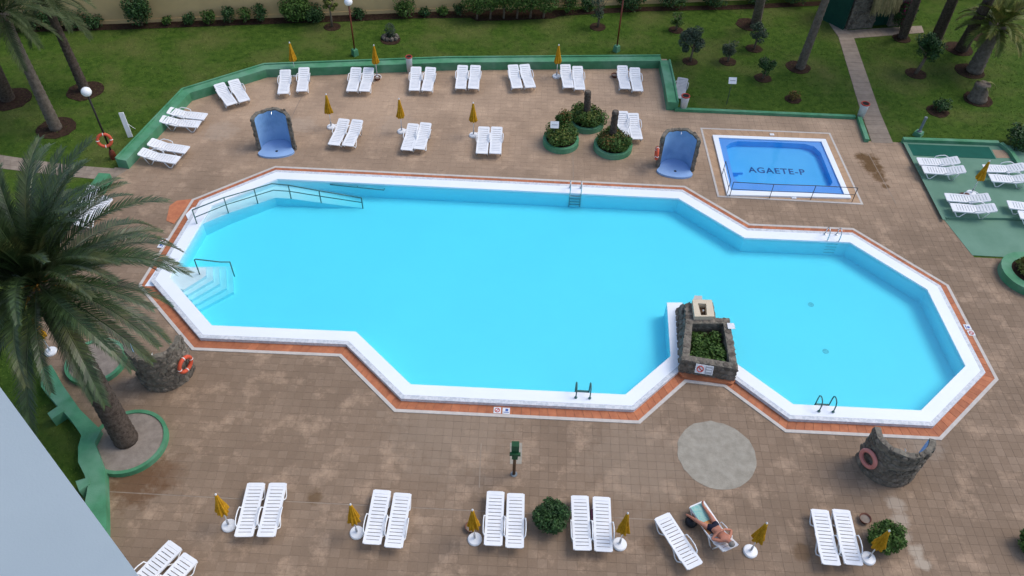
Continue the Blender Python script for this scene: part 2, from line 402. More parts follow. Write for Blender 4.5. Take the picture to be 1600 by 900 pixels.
for t in range(4):
    b = MB(); h = PITCH/2-.002; e = .003
    for (hx, z) in ((h, -.018), (h, -e), (h-e, 0)):
        for sx, sy in ((-1, -1), (1, -1), (1, 1), (-1, 1)): b.v.append((sx*hx*cr-sy*hx*sr, sx*hx*sr+sy*hx*cr, z+(t-1.5)*.001*(z > -.01)))
    for k in (0, 4):
        for i in range(4): b.f.append((k+i, k+(i+1) % 4, k+4+(i+1) % 4, k+4+i))
    b.f.append((8, 9, 10, 11)); tmesh.append(b.mesh('paving_slab', 'paving'))
def hidden_by_building(u, v): return u < 217-(900-v)*.7356+30
for (w, x, y, wx, wy, vis) in cells:
    if vis and nsep < 300 and not hidden_by_building(*proj((wx, wy, 0))[:2]):
        ob('paving_slab', rnd.choice(tmesh), deck, (wx, wy, rnd.uniform(-.001, .001))); nsep += 1
    else: slab(bulk, x, y, rnd.uniform(-.0025, .0025))
stuff(bulk.build('paving_slabs', 'paving', deck))

# round concrete patch, damp marks, repaired strip
b = MB(); b.prism(disc(G(1120, 710), 1.40, 40, .025), -.01, .008); struct(b.build('concrete_patch', 'concrete_patch'))
for pts in ([(167, 768), (420, 782), (700, 796), (1045, 813)], [(752, 692), (750, 730), (749, 762)], [(895, 225), (896, 286)], [(471, 152), (452, 190)], [(1357, 240), (1400, 318)]):
    b = MB(); v = [G(*p, .003) for p in pts]
    for a, c in zip(v[:-1], v[1:]):
        d = (c-a).normalized(); nn = Vector((-d.y, d.x, 0))*.018; b.quad(a-nn, c-nn, c+nn, a+nn)
    struct(b.build('expansion_joint', 'pale_joint'))
b = MB(); b.prism([xy(G(*p)) for p in [(797, 692), (816, 692), (815, 725), (797, 725)]], -.01, .006); struct(b.build('pavement_repair', 'concrete_patch'))

# ------------------------------------------------------------------ main pool
pool = thing('swimming_pool', 'large angular swimming pool with white rim and terracotta border', 'pool', (0, 0, 0))
O0 = POOL; O1 = offset(POOL, .13); O2 = offset(POOL, .49); O3 = offset(POOL, .66); O4 = offset(POOL, 1.16)
WZ, RZ, FZ = .10, .18, -.68
ring(offset(POOL, -.0), O1, .03, 'border_strip', 'pale_stone', pool, z0=-.02)
ring(O1, offset(POOL, .52), .012, 'border_bed', 'joint', pool)
n = len(POOL)
def frame(a, b): d = (Vector(b)-Vector(a)); return d.length, d.normalized()
for i in range(n):
    j = (i+1) % n
    La = (Vector(O1[j])-Vector(O1[i])).length; k = max(2, round(La/.33))
    for t in range(k):
        g0 = .006/La; q = []
        for (A, B, tt) in ((O1[i], O1[j], t/k+g0), (O1[i], O1[j], (t+1)/k-g0), (O2[i], O2[j], (t+1)/k-g0), (O2[i], O2[j], t/k+g0)):
            v = Vector(A).lerp(Vector(B), tt); q.append((v.x, v.y))
        MB().prism(q, .005, .024+rnd.uniform(-.001, .002), bottom=False).build('border_tile', 'terracotta', pool)
ring(O2, O3, RZ, 'mosaic_edge', 'mosaic', pool, z0=-.03)
ring(O3, O4, RZ+.004, 'rim', 'pool_white', pool, inner_wall_to=-.02)
b = MB()
for i in range(n):
    a, c = O4[i], O4[(i+1) % n]; b.quad((*a, FZ), (*c, FZ), (*c, -.02), (*a, -.02))
b.build('basin_wall', 'pool_floor', pool)
o = fill(O4, [], FZ, 'basin_floor', 'pool_floor'); o.parent = pool
# the ledge beside the fountain
b = MB(); b.prism([xy(G(*p, .16)) for p in [(1042, 473), (1066, 473), (1078, 562), (1048, 562)]], FZ, RZ-.004); b.build('ledge', 'pool_white', pool)
for px_, py_ in ((1267, 476), (1290, 549)):
    MB().lathe([(.13, 0), (.13, .012)], G(px_, py_, FZ)+Vector((0, 0, -.002)), 14).build('floor_drain', 'mosaic', pool)
# corner steps
for k in range(5):
    t = k/4
    L_ = lambda a, c: (a[0]+(c[0]-a[0])*t, a[1]+(c[1]-a[1])*t)
    up, ve, lo = L_((322, 418), (363, 418)), L_((322, 431), (365, 456)), L_((287, 453), (312, 484))
    zt = .03-.14*k
    py = 418-.5*k
    pl = [xy(G(x, y, zt)) for (x, y) in [(246, py), (up[0], py), ve, lo, (lo[0]-22, lo[1]-6), (226, 447)]]
    MB().prism(pl, FZ-.02, zt).build('pool_step', 'pool_white', pool)
# ramp along the far left sides
RB = [(300, 356), (309, 353), (357, 333), (403, 318), (430, 309), (455, 310.5), (502, 317), (567, 325.5)]
zr = [.055, .05, -.03, -.11, -.17, -.22, -.38, -.68]
OUT = [(290, 335), (300, 325), (345, 308), (392, 292), (428, 277), (458, 277), (505, 279), (572, 283)]
b = MB()
for k in range(len(RB)-1):
    i0, i1 = G(*RB[k], zr[k]), G(*RB[k+1], zr[k+1]); o0, o1 = G(*OUT[k], zr[k]), G(*OUT[k+1], zr[k+1])
    b.quad(i0, i1, o1, o0)
    b.quad((i0.x, i0.y, FZ-.01), (i1.x, i1.y, FZ-.01), i1, i0)
b.build('ramp', 'pool_white', pool)
# water body: a closed volume
o = MB().prism([p for p in offset(POOL, 1.157)], FZ-.05, WZ).build('pool_water', 'water'); struct(o)
# marks on the border: tiny no-diving tiles
def mark_tile(px, py, rz, sym):
    p = G(px, py, .03); t = thing('depth_sign_tile', sym[0], 'sign', p, rz)
    MB().box((0, 0, .004), (.27, .27, .012)).build('tile', 'sign_white', t)
    if sym[1] == 'red':
        MB().torus((0, 0, .012), .085, .016, (0, 0, 1), 16, 5).build('ring_mark', 'sign_red', t)
        MB().box((0, 0, .013), (.17, .028, .006), math.radians(45)).build('bar_mark', 'sign_red', t)
    else:
        MB().box((.02, .03, .012), (.10, .10, .006)).build('figure_mark', 'sign_blue', t)
        MB().box((0, -.07, .012), (.20, .03, .006)).build('wave_mark', 'sign_blue', t)
mark_tile(777, 641, YAW, ('small white tile with red prohibition ring on terracotta border, below pool', 'red'))
mark_tile(791, 642, YAW, ('small white tile with blue figure on terracotta border, beside red ring tile', 'blue'))
mark_tile(1511.5, 511, math.radians(-88), ('white tile with blue figure, upper of two on right terracotta border', 'blue'))
mark_tile(1517.5, 520.5, math.radians(-88), ('white tile with red ring, lower of two on right terracotta border', 'red'))
mark_tile(256, 376, math.radians(84), ('white tile with red ring, upper of two on left terracotta border', 'red'))
mark_tile(252, 384, math.radians(84), ('white tile with blue figure, lower of two on left terracotta border', 'blue'))
# orange mosaic apron by the upper left corner
b = MB(); b.prism([xy(G(*p)) for p in [(302, 311), (276, 314), (265, 322), (260, 345), (272, 350)]], -.01, .017); struct(b.build('terracotta_apron', 'terracotta'))

# rails and ladders
def rail(name, label, bases, tops, mids, m, r=.024):
    t = thing(name, label, 'handrail', bases[0])
    b0 = bases[0]
    for p, q in zip(bases, tops): MB().tube([p-b0, q-b0], r, 8).build('post', m, t, True)
    MB().tube([q-b0 for q in tops], r, 8).build('top_rail', m, t, True)
    if mids: MB().tube([q-b0 for q in mids], r*.85, 8).build('middle_rail', m, t, True)
    return t
idx = [1, 2, 3, 5, 6, 7]; hs = [.92, .90, .86, .80, .72, .62]
bs = [G(*RB[i], zr[i]) for i in idx]
def lift(ps, h): return [Vector((p.x, p.y, p.z+x)) for p, x in zip(ps, h)]
tp = lift(bs, [h+.02 for h in hs]); corner = G(*RB[4], zr[4])
md = lift(bs, [h*.5+.05 for h in hs])
tp2 = tp[:3]+[corner+Vector((0, 0, .85))]+tp[3:]; md2 = md[:3]+[corner+Vector((0, 0, .46))]+md[3:]
t = thing('ramp_handrail', 'long green two-bar handrail bending along the pool entry ramp', 'handrail', bs[0])
for p, q in zip(bs, tp): MB().tube([p-bs[0], q-bs[0]], .026, 8).build('post', 'rail_green', t, True)
MB().tube([q-bs[0] for q in tp2], .026, 8).build('top_rail', 'rail_green', t, True)
MB().tube([q-bs[0] for q in md2], .022, 8).build('middle_rail', 'rail_green', t, True)
p0 = G(516, 288.5, .02); p1 = G(600, 297, -.08); ww = (p1-p0).normalized(); nn = Vector((-ww.y, ww.x, 0))
t = thing('wall_handrail', 'thin dark handrail fixed to the far pool wall', 'handrail', p0)
MB().tube([(0, 0, 0), p1-p0], .022, 8).build('bar', 'rail_green', t, True)
for k in (0, .5, 1): MB().tube([(p1-p0)*k, (p1-p0)*k+nn*.22], .016, 6).build('bracket', 'rail_green', t, True)
s0, s1 = G(312, 428.5, .03), G(366.5, 432, -.25)
t = thing('step_handrail', 'bent green handrail over the corner steps of the pool', 'handrail', s0)
e0, e1 = s0+Vector((0, 0, .86)), Vector((s1.x, s1.y, .62))
MB().tube([(0, 0, 0), e0-s0], .026, 8).build('post', 'rail_green', t, True)
MB().tube([s1-s0, e1-s0], .026, 8).build('post', 'rail_green', t, True)
km = e0.lerp(e1, .72); km.z = .66
MB().tube([e0-s0, e0.lerp(km, .06)+Vector((0, 0, .04))-s0, km-s0, e1-s0], .026, 8).build('top_rail', 'rail_green', t, True)

def ladder(px, py, rz, label, m='steel'):
    p = G(px, py, WZ); t = thing('pool_ladder', label, 'ladder', p, rz, 'pool ladders')
    for sx in (-.26, .26):      # +y = towards deck
        MB().tube([(sx, -.07, -.72), (sx, -.07, .30), (sx, -.05, .50), (sx, .04, .60), (sx, .16, .63), (sx, .28, .58), (sx, .35, .44), (sx, .36, .09)], .024, 8).build('side_rail', m, t, True)
        MB().lathe([(.055, .1), (.055, .125), (.03, .135)], (sx, .36, 0), 12).build('foot_flange', m, t)
    for k in range(4): MB().box((0, -.07, -.08-.17*k), (.5, .10, .03)).build('tread', m, t)
ladder(899, 303.5, YAW, 'steel ladder on the far long side of the pool')
ladder(1300, 377, YAW, 'steel ladder in the right bay, on its far side')
ladder(910, 612, math.pi+YAW, 'steel ladder on the near side, left of the stone fountain', 'rail_green')
ladder(1286, 633, math.pi+YAW, 'steel ladder on the near side of the right bay', 'rail_green')

# ------------------------------------------------------------------ children's pool
kid = thing('paddling_pool', 'small rectangular blue paddling pool with lettering on its floor', 'pool')
ring(KID, offset(KID, .10), .02, 'border_strip', 'pale_stone', kid, z0=-.02)
KW = [xy(G(*p, .10)) for p in [(1113.5, 210.5), (1290, 217), (1330, 309), (1136, 304)]]
KS = [xy(G(*p, .10)) for p in [(1122.5, 214.7), (1283.5, 221), (1319.5, 303.5), (1142, 297)]]
KB = [xy(G(*p, .03)) for p in [(1134.7, 229), (1141, 223.5), (1152, 220.6), (1205, 222), (1257.5, 224.7), (1272, 229), (1282, 238), (1292, 262), (1301, 285), (1297, 290.5), (1230, 288), (1160, 285), (1152, 283), (1146, 276), (1140, 252)]]
ko = offset(KID, .10)
for i in range(4):
    j = (i+1) % 4; La = (Vector(ko[j])-Vector(ko[i])).length; k = round(La/.4)
    for q in range(k):
        quad = []
        for (A, B, tt) in ((ko[i], ko[j], (q+.012)/k), (ko[i], ko[j], (q+.988)/k), (KW[i], KW[j], (q+.988)/k), (KW[i], KW[j], (q+.012)/k)):
            v = Vector(A).lerp(Vector(B), tt); quad.append((v.x, v.y))
        MB().prism(quad, -.015, .014, bottom=False).build('border_tile', 'tan_tile', kid)
ring(KW, KS, .10, 'rim', 'pool_white', kid, z0=-.02, inner_wall_to=-.05)
o = fill(KS, [KB], .03, 'shelf', 'kid_shelf'); o.parent = kid
KZ = -.28
b = MB()
for i in range(len(KB)): a, c = KB[i], KB[(i+1) % len(KB)]; b.quad((*a, KZ), (*c, KZ), (*c, .03), (*a, .03))
b.build('basin_wall', 'kid_floor', kid)
o = fill(KB, [], KZ, 'basin_floor', 'kid_floor'); o.parent = kid
for k, (x0, x1) in enumerate(((1144, 1151), (1144, 1158))):
    pl = [xy(G(*p, -.06-.1*k)) for p in [(1138, 251+k), (x1-3, 251+k), (x1+3, 270-k*.4), (1144, 270-k*.4)]]
    MB().prism(pl, KZ-.02, -.05-.11*k).build('pool_step', 'kid_floor', kid)
fc = bpy.data.curves.new('t', 'FONT'); fc.body = 'AGAETE-P'; fc.size = 1; fc.extrude = .0; fc.space_character = 1.12; fc.offset = .018
fo = bpy.data.objects.new('t', fc); COL.objects.link(fo); bpy.context.view_layer.update()
me = bpy.data.meshes.new_from_object(fo.evaluated_get(bpy.context.evaluated_depsgraph_get())); bpy.data.objects.remove(fo)
co = np.array([v.co[:] for v in me.vertices]); mn, mxx = co.min(0), co.max(0)
t0, t1 = G(1170, 269.5, KZ+.004), G(1259, 273.5, KZ+.004); tw = (t1-t0).length
for v in me.vertices: v.co = ((v.co.x-mn[0])/(mxx[0]-mn[0])*tw, (v.co.y-mn[1])/(mxx[1]-mn[1])*.46, 0)
me.materials.clear(); me.materials.append(MATS['letter_tile']); me.name = 'lettering'
o = ob('lettering', me, kid, t0, math.atan2(t1.y-t0.y, t1.x-t0.x)); o['label'] = 'dark blue letters AGAETE-P on the pool floor'
o = fill(offset(KS, .002), [], .062, 'paddling_pool_water', 'kid_water'); struct(o)
for px, py in ((1206, 211), (1240, 309.5)):
    p = G(px, py, .0); tt = thing('skimmer_cover', 'white skimmer lid on the %s border of the paddling pool' % ('far' if py < 250 else 'near'), 'lid', p, YAW)
    MB().box((0, 0, .03), (.22, .16, .04)).build('lid', 'white_paint', tt); MB().box((0, 0, .053), (.12, .03, .008)).build('grip', 'sign_white', tt)
bs = [G(*p, .014) for p in [(1140, 306.5), (1202, 310), (1266.5, 312), (1331, 315.5)]]
rail('pool_railing', 'thin dark railing along the near edge of the paddling pool', bs, lift(bs, [.86]*4), lift(bs, [.44]*4), 'rail_dark', .018)
bs = [G(*p, .014) for p in [(1135.5, 304.5), (1128, 274)]]
rail('pool_railing', 'short dark railing on the left edge of the paddling pool', bs, lift(bs, [.86]*2), lift(bs, [.44]*2), 'rail_dark', .018)

# ------------------------------------------------------------------ green walls, kerbs, platform, paths
def wall_path(name, label, pts, thick, h, lip=True, side=1, m='green_wall'):
    """wall whose visible deck-side foot runs along pts; body goes to the left of travel when side=1"""
    P = [Vector(xy(p)) for p in pts]; n = len(P); outs = []
    def off(d):
        r = []
        for i in range(n):
            ds = []
            if i > 0: ds.append((P[i]-P[i-1]).normalized())
            if i < n-1: ds.append((P[i+1]-P[i]).normalized())
            ns = [Vector((-q.y, q.x))*side for q in ds]; bb = sum(ns, Vector((0, 0))).normalized()
            r.append(P[i]+bb*(d/bb.dot(ns[0])))
        return r
    t = thing(name, label, 'wall', (P[0].x, P[0].y, 0)); base = P[0]
    def strip(d0, d1, z0, z1, nm):
        A, B = off(d0), off(d1); poly = [tuple(a-base) for a in A]+[tuple(a-base) for a in reversed(B)]
        b = MB()
        for i in range(n-1):
            a0, a1, b1, b0 = A[i]-base, A[i+1]-base, B[i+1]-base, B[i]-base
            b.quad((*a0, z1), (*a1, z1), (*b1, z1), (*b0, z1)); b.quad((*a0, z0), (*a1, z0), (*a1, z1), (*a0, z1)); b.quad((*b1, z0), (*b0, z0), (*b0, z1), (*b1, z1))
        for a, c in ((A[0]-base, B[0]-base), (A[-1]-base, B[-1]-base)): b.quad((*a, z0), (*c, z0), (*c, z1), (*a, z1))
        return b.build(nm, m, t)
    strip(0, thick, -.05, h, 'wall_body')
    if lip: strip(thick+.003, thick+.09, -.05, h+.07, 'back_lip')
    return t
wp = [G(*p) for p in [(202, 264), (300, 158), (418, 121), (700, 110), (1032, 107)]]
wall_path('retaining_wall', 'long dark green wall enclosing the sun terrace on left and far sides', wp, .48, .5)
wp = [G(*p) for p in [(1029, 106), (1036, 140), (1041, 172)]]
wall_path('retaining_wall', 'short green wall closing the terrace on the right, beside the litter bin', wp, .50, .503)
wp = [G(*p) for p in [(1054, 174.5), (1336, 186.5)]]
wall_path('kerb_wall', 'low green kerb between lawn and deck above the paddling pool', wp, .20, .16, False)
wp = [G(*p) for p in [(1350, 222), (1338, 187)]]
wall_path('kerb_wall', 'short low green kerb beside the garden path', wp, .22, .2, False, -1)
wp = [G(*p) for p in [(163, 304), (177, 283)]]
wall_path('retaining_wall', 'stub of green wall behind the big palm, by the path end', wp, .55, .45, False)
# podium
pt = thing('sunbed_platform', 'green painted raised platform carrying sun loungers at the right', 'platform')
MB().prism(podium, -.02, .13).build('platform_floor', 'green_floor', pt)
edge = [G(*p, .13) for p in [(1411, 222), (1560, 227.5), (1575, 240), (1590, 262)]]
b = MB()
for a, c in zip(edge[:-1], edge[1:]):
    d = (c-a).normalized(); nn = Vector((-d.y, d.x, 0)); b.prism([xy(a), xy(c), xy(c+nn*.22), xy(a+nn*.22)], -.02, .30)
b.build('platform_kerb', 'green_wall', pt)
b = MB(); b.prism([xy(G(*p, .13)) for p in [(1410.5, 222), (1473, 343.5), (1477.5, 343.3), (1416, 222)]], .131, .15); b.build('platform_edge', 'green_floor', pt)
MB().prism([xy(G(*p, .13)) for p in [(1413, 225), (1545, 230), (1556, 248.5), (1424, 243)]], .131, .142).build('rubber_mat', 'green_mat', None)
tag(bpy.data.objects['rubber_mat'], 'dark green mat laid along the far edge of the green platform', 'mat')
MB().prism([xy(G(*p, .13)) for p in [(1550, 234), (1572, 235), (1578, 247), (1557, 247)]], .131, .139).build('bare_patch', 'paving', pt)
b = MB(); b.prism([xy(G(*p)) for p in [(1474, 342), (1495, 341), (1700, 350), (1720, 410), (1519, 399)]], -.015, .012); struct(b.build('green_floor', 'green_floor'))

# left low wall with wide top, lawn behind
lw = [(64, 575), (64, 604), (88, 632), (110, 655), (127, 680), (122, 698), (122, 722), (132, 742), (137, 760), (130, 800), (120, 860),
      (166, 860), (166, 806), (164, 734), (148, 692), (158, 672), (125, 640), (94, 596), (80, 570)]
t = thing('planting_wall', 'broad green low wall running past the big palm towards the white building', 'wall')
MB().prism([xy(G(*p, .4)) for p in lw], -.03, .4).build('wall_body', 'green_wall', t)
MB().prism([xy(G(*p, .42)) for p in [(74, 646), (95, 632), (101, 642), (81, 655)]], -.03, .43).build('buttress', 'green_wall', t)
MB().prism([xy(G(*p, .42)) for p in [(118, 752), (138, 746), (140, 756), (124, 768)]], -.03, .43).build('buttress', 'green_wall', t)

def pathslabs(name, quads, m='path', nalong=20, nacross=1):
    """quads: two px polylines (left, right) of equal length; slabs laid between"""
    Lp, Rp = [[G(*p) for p in q] for q in quads]
    root = None; b = MB()
    for i in range(len(Lp)-1): b.quad(*[Vector((v.x, v.y, -.006)) for v in (Lp[i], Rp[i], Rp[i+1], Lp[i+1])])
    root = struct(b.build(name, 'joint'))
    for i in range(len(Lp)-1):
        ln = (Lp[i+1]-Lp[i]).length; k = max(1, round(ln/.42))
        for s_ in range(k):
            for a in range(nacross):
                def pt_(u, v): return Lp[i].lerp(Lp[i+1], u).lerp(Rp[i].lerp(Rp[i+1], u), v)
                g = .015
                q = [xy(pt_((s_+g)/k, (a+g)/nacross)), xy(pt_((s_+1-g)/k, (a+g)/nacross)), xy(pt_((s_+1-g)/k, (a+1-g)/nacross)), xy(pt_((s_+g)/k, (a+1-g)/nacross))]
                MB().prism(q, -.008, .008+rnd.uniform(-.002, .003), bottom=False).build('path_slab', m, root)
pathslabs('garden_path', [[(1293, 33), (1310, 58), (1345, 175), (1362, 223)], [(1313, 33), (1334, 58), (1375, 175), (1396, 224)]])
pathslabs('garden_path', [[(1325, 47), (1440, 40)], [(1334, 60), (1444, 51)]], nacross=1)
pathslabs('garden_path', [[(-40, 236), (40, 248), (110, 258), (200, 265)], [(-40, 258), (40, 268), (110, 276), (172, 282)]], nacross=3)

# ------------------------------------------------------------------ stones for rough masonry
def stone_mesh(seed):
    r = random.Random(seed); b = MB(); n = 7
    ang = [2*math.pi*i/n+r.uniform(-.25, .25) for i in range(n)]
    ro = [(math.cos(a)*r.uniform(.42, .52), math.sin(a)*r.uniform(.42, .52)) for a in ang]
    b.v = [(x, y, -.2) for x, y in ro]+[(x*.97, y*.97, .22) for x, y in ro]+[(x*.68+r.uniform(-.06, .06), y*.68, .42+r.uniform(-.12, .12)) for x, y in ro]
    for k in (0, n):
        for i in range(n): b.f.append((k+i, k+(i+1) % n, k+n+(i+1) % n, k+n+i))
    b.f.append(tuple(range(2*n, 3*n))); return b.mesh('stone', 'lava_stone')
STONES = [stone_mesh(i) for i in range(6)]
def put_stone(parent, p, nrm, w, h, d=.12):
    nrm = Vector(nrm).normalized(); u = Vector((0, 0, 1)).cross(nrm)
    if u.length < .1: u = Vector((1, 0, 0))
    u.normalize(); v = nrm.cross(u)
    o = ob('stone', rnd.choice(STONES), parent)
    an = rnd.uniform(-.5, .5); u, v = u*math.cos(an)+v*math.sin(an), v*math.cos(an)-u*math.sin(an)
    M = Matrix(((u.x*w, v.x*h, nrm.x*d, p[0]), (u.y*w, v.y*h, nrm.y*d, p[1]), (u.z*w, v.z*h, nrm.z*d, p[2]), (0, 0, 0, 1)))
    o.matrix_basis = M
    return o

def alcove(loc, rz, label, R=.80, T=.20, hh=1.9, a0=100, lip=True):
    """horseshoe shower wall; open towards local -y"""
    t = thing('shower_alcove', label, 'shower', loc, rz, 'stone shower alcoves')
    n = 22; A = [math.radians(90-a0+2*a0*i/n) for i in range(n+1)]
    hz = [hh+.03*math.sin(5*a+loc[0])+.02*math.sin(11*a) for a in A]
    b = MB()
    for i in range(n):
        c0, s0, c1, s1 = math.cos(A[i]), math.sin(A[i]), math.cos(A[i+1]), math.sin(A[i+1]); Ro = R+T
        b.quad((Ro*c0, Ro*s0, -.02), (Ro*c1, Ro*s1, -.02), (Ro*c1, Ro*s1, hz[i+1]), (Ro*c0, Ro*s0, hz[i]))
        b.quad((Ro*c0, Ro*s0, hz[i]), (Ro*c1, Ro*s1, hz[i+1]), (R*c1, R*s1, hz[i+1]), (R*c0, R*s0, hz[i]))
        b.quad((R*c1, R*s1, -.02), (R*c0, R*s0, -.02), (R*c0, R*s0, hz[i]), (R*c1, R*s1, hz[i+1]))
    for i, sg in ((0, 1), (n, -1)):
        c, s = math.cos(A[i]), math.sin(A[i]); b.quad((R*c, R*s, -.02), ((R+T)*c, (R+T)*s, -.02), ((R+T)*c, (R+T)*s, hz[i]), (R*c, R*s, hz[i]))
    wl = b.build('wall', 'mortar', t)
    b = MB()
    for i in range(n):
        c0, s0, c1, s1 = math.cos(A[i]), math.sin(A[i]), math.cos(A[i+1]), math.sin(A[i+1]); r = R-.012
        b.quad((r*c1, r*s1, 0), (r*c0, r*s0, 0), (r*c0, r*s0, hz[i]-.07), (r*c1, r*s1, hz[i+1]-.07))
    b.build('lining', 'alcove_blue', t, True)
    fl = [(R*1.16*math.cos(a), R*.55*math.sin(a)-.30) for a in [math.radians(180+180*i/16) for i in range(17)]]+[(R*.97*math.cos(a), R*.97*math.sin(a)) for a in [math.radians(0+180*i/16) for i in range(17)]]
    if not lip: fl = [(R*.97*math.cos(a), R*.97*math.sin(a)) for a in [math.radians(10*i) for i in range(36)]]
    MB().prism(fl, -.02, .10 if lip else .03).build('tray', 'alcove_floor' if lip else 'mortar', t)
    MB().lathe([(.07, .0), (.07, .006)], (0.02, -.25, .1), 12).build('drain', 'sign_black', t)
    MB().tube([(0, R-.02, 1.75), (0, R-.14, 1.80), (0, R-.24, 1.74)], .016, 6).build('shower_pipe', 'steel', t)
    rows = 7
    for k in range(rows):
        z = hh*(k+.5)/rows; m = 13
        for q in range(m):
            a = math.radians(90-a0+2*a0*(q+.5+.4*(k % 2)-.2)/m)+rnd.uniform(-.07, .07)
            put_stone(wl, ((R+T)*math.cos(a), (R+T)*math.sin(a), z+rnd.uniform(-.06, .06)), (math.cos(a), math.sin(a), 0), rnd.uniform(.20, .34), rnd.uniform(.20, .34), rnd.uniform(.05, .11))
        for i in (0, n):
            c, s = math.cos(A[i]), math.sin(A[i]); sg = 1 if i == 0 else -1
            put_stone(wl, ((R+T/2)*c, (R+T/2)*s, z), (s*sg, -c*sg, 0), .16, .22, .04)
    for q in range(14):
        a = math.radians(90-a0+2*a0*(q+.5)/14); put_stone(wl, ((R+T/2)*math.cos(a), (R+T/2)*math.sin(a), hh-.01), (0, 0, 1), .15, .20, .03)
    return t
def lifebuoy(c, axis, label, m='buoy', R=.30):
    t = thing('lifebuoy', label, 'lifebuoy', c)
    MB().torus((0, 0, 0), R, .075, axis, 28, 10).build('ring', m, t, True)
    ax = Vector(axis).normalized(); u = ax.orthogonal().normalized(); w = ax.cross(u)
    for k in range(4 if m == 'buoy' else 0):
        a = math.pi/4+k*math.pi/2; d = u*math.cos(a)+w*math.sin(a); tn = -u*math.sin(a)+w*math.cos(a)
        MB().torus(d*R, .066, .022, tn, 12, 5).build('band', 'white_tape', t, True)
    return t
def az(v): return math.atan2(v[1], v[0])
p = G(433, 234); alcove(p, math.radians(8), 'stone shower alcove with blue lining, left of the mid-terrace loungers', .76, .17, 1.85, a0=90)
p = G(1054, 265); alcove(p, math.radians(-8), 'stone shower alcove with blue lining, beside the paddling pool', .76, .17, 1.85, a0=90)
P3 = G(1382, 722); alcove(P3, math.radians(180-12), 'grey stone shower alcove seen from behind at lower right, pink lifebuoy on it', a0=88, lip=False)
P4 = G(262, 579); alcove(P4, math.radians(180+14), 'dark stone shower alcove behind the big palm, red lifebuoy on it', a0=88, lip=False)
a = math.radians(205); d3 = Vector((math.cos(a), math.sin(a), 0)); lifebuoy(P3+d3*1.15+Vector((0, 0, .95)), d3+Vector((0, 0, .08)), 'faded pink lifebuoy on the stone shower at lower right', 'buoy_faded')
a = math.radians(-22); d4 = Vector((math.cos(a), math.sin(a), 0)); lifebuoy(P4+d4*1.16+Vector((0, 0, 1.0)), d4, 'red lifebuoy on the dark stone shower below the palm fronds')
d2 = Vector((-1, .05, 0)); lifebuoy(G(1054, 265)+Vector((-1.04, -.05, 1.0)), d2, 'red lifebuoy seen edge-on at the shower beside the paddling pool', 'buoy', .27)

# ------------------------------------------------------------------ fountain planter in the pool
FT = [G(*p, .85) for p in [(1065.5, 562), (1153, 577), (1139.5, 497), (1072, 497.5)]]
ft = thing('stone_fountain', 'rough stone fountain and plant box standing at the near pool edge', 'fountain', (FT[0].x, FT[0].y, 0)); fo0 = Vector((FT[0].x, FT[0].y, 0))
fpoly = [xy(p-fo0) for p in FT]; fin = offset(fpoly, .27)
def hollow(b, po, pi, z0, z1, zi):
    k = len(po)
    for i in range(k):
        j = (i+1) % k; b.quad((*po[i], z0), (*po[j], z0), (*po[j], z1), (*po[i], z1)); b.quad((*po[i], z1), (*po[j], z1), (*pi[j], z1), (*pi[i], z1)); b.quad((*pi[j], zi), (*pi[i], zi), (*pi[i], z1), (*pi[j], z1))
b = MB(); hollow(b, fpoly, fin, FZ, .85, .1); fw = b.build('plant_box', 'mortar', ft)
MB().prism(offset(fin, -.01), .1, .32).build('soil', 'soil', ft)
btop = [v-fo0 for v in (FT[0]+Vector((.02, .02, -.02)), FT[3]+Vector((.02, 0, -.02)), G(1079, 471, .86))]; bbot = [G(*p, .05)-fo0 for p in ((1060, 584), (1056, 530), (1052, 484))]
b = MB()
for k in (0, 1): b.quad(bbot[k], btop[k], btop[k+1], bbot[k+1]); b.quad((*xy(bbot[k]), FZ), bbot[k], bbot[k+1], (*xy(bbot[k+1]), FZ))
b.tri(bbot[2], btop[2], btop[2]+Vector((0, 0, -.86))); b.quad((*xy(bbot[2]), FZ), bbot[2], (*xy(btop[2]), .0), (*xy(btop[2]), FZ))
bt_ = b.build('battered_side', 'mortar', ft)

def face_stones(parent, a, c, z0, z1, w=.30, h=.24, depth=.11):
    a, c = Vector((*a, 0)), Vector((*c, 0)); d = c-a; L_ = d.length; d.normalize(); nn = Vector((d.y, -d.x, 0))
    rows = max(1, round((z1-z0)/h)); k = max(1, round(L_/w))
    for r_ in range(rows):
        for q in range(k):
            f = (q+.5+(.22 if r_ % 2 else -.22))/k; pp = a+d*L_*f
            put_stone(parent, (pp.x, pp.y, z0+(z1-z0)*(r_+.5)/rows), nn, w*rnd.uniform(.85, 1.25), h*rnd.uniform(.85, 1.2), depth*rnd.uniform(.4, .9))
def ccw(pl): return pl if sum(pl[i][0]*pl[(i+1) % len(pl)][1]-pl[(i+1) % len(pl)][0]*pl[i][1] for i in range(len(pl))) > 0 else pl[::-1]
fc_ = ccw(fpoly)
for i in range(4): face_stones(fw, fc_[i], fc_[(i+1) % 4], 0.0, .85)
for i in range(4):
    a, c = Vector(fc_[i]), Vector(fc_[(i+1) % 4]); k = round((c-a).length/.3); mid = (Vector(ccw(fin)[i])-a)*.5
    for q in range(k): pp = a.lerp(c, (q+.5)/k)+Vector(((-(c-a).y, (c-a).x))).normalized()*.13; put_stone(fw, (pp.x, pp.y, .845), (0, 0, 1), rnd.uniform(.24, .36), rnd.uniform(.22, .30), .06)
    ii, jj = ccw(fin)[i], ccw(fin)[(i+1) % 4]; face_stones(fw, jj, ii, .40, .83, .32, .22, .06)
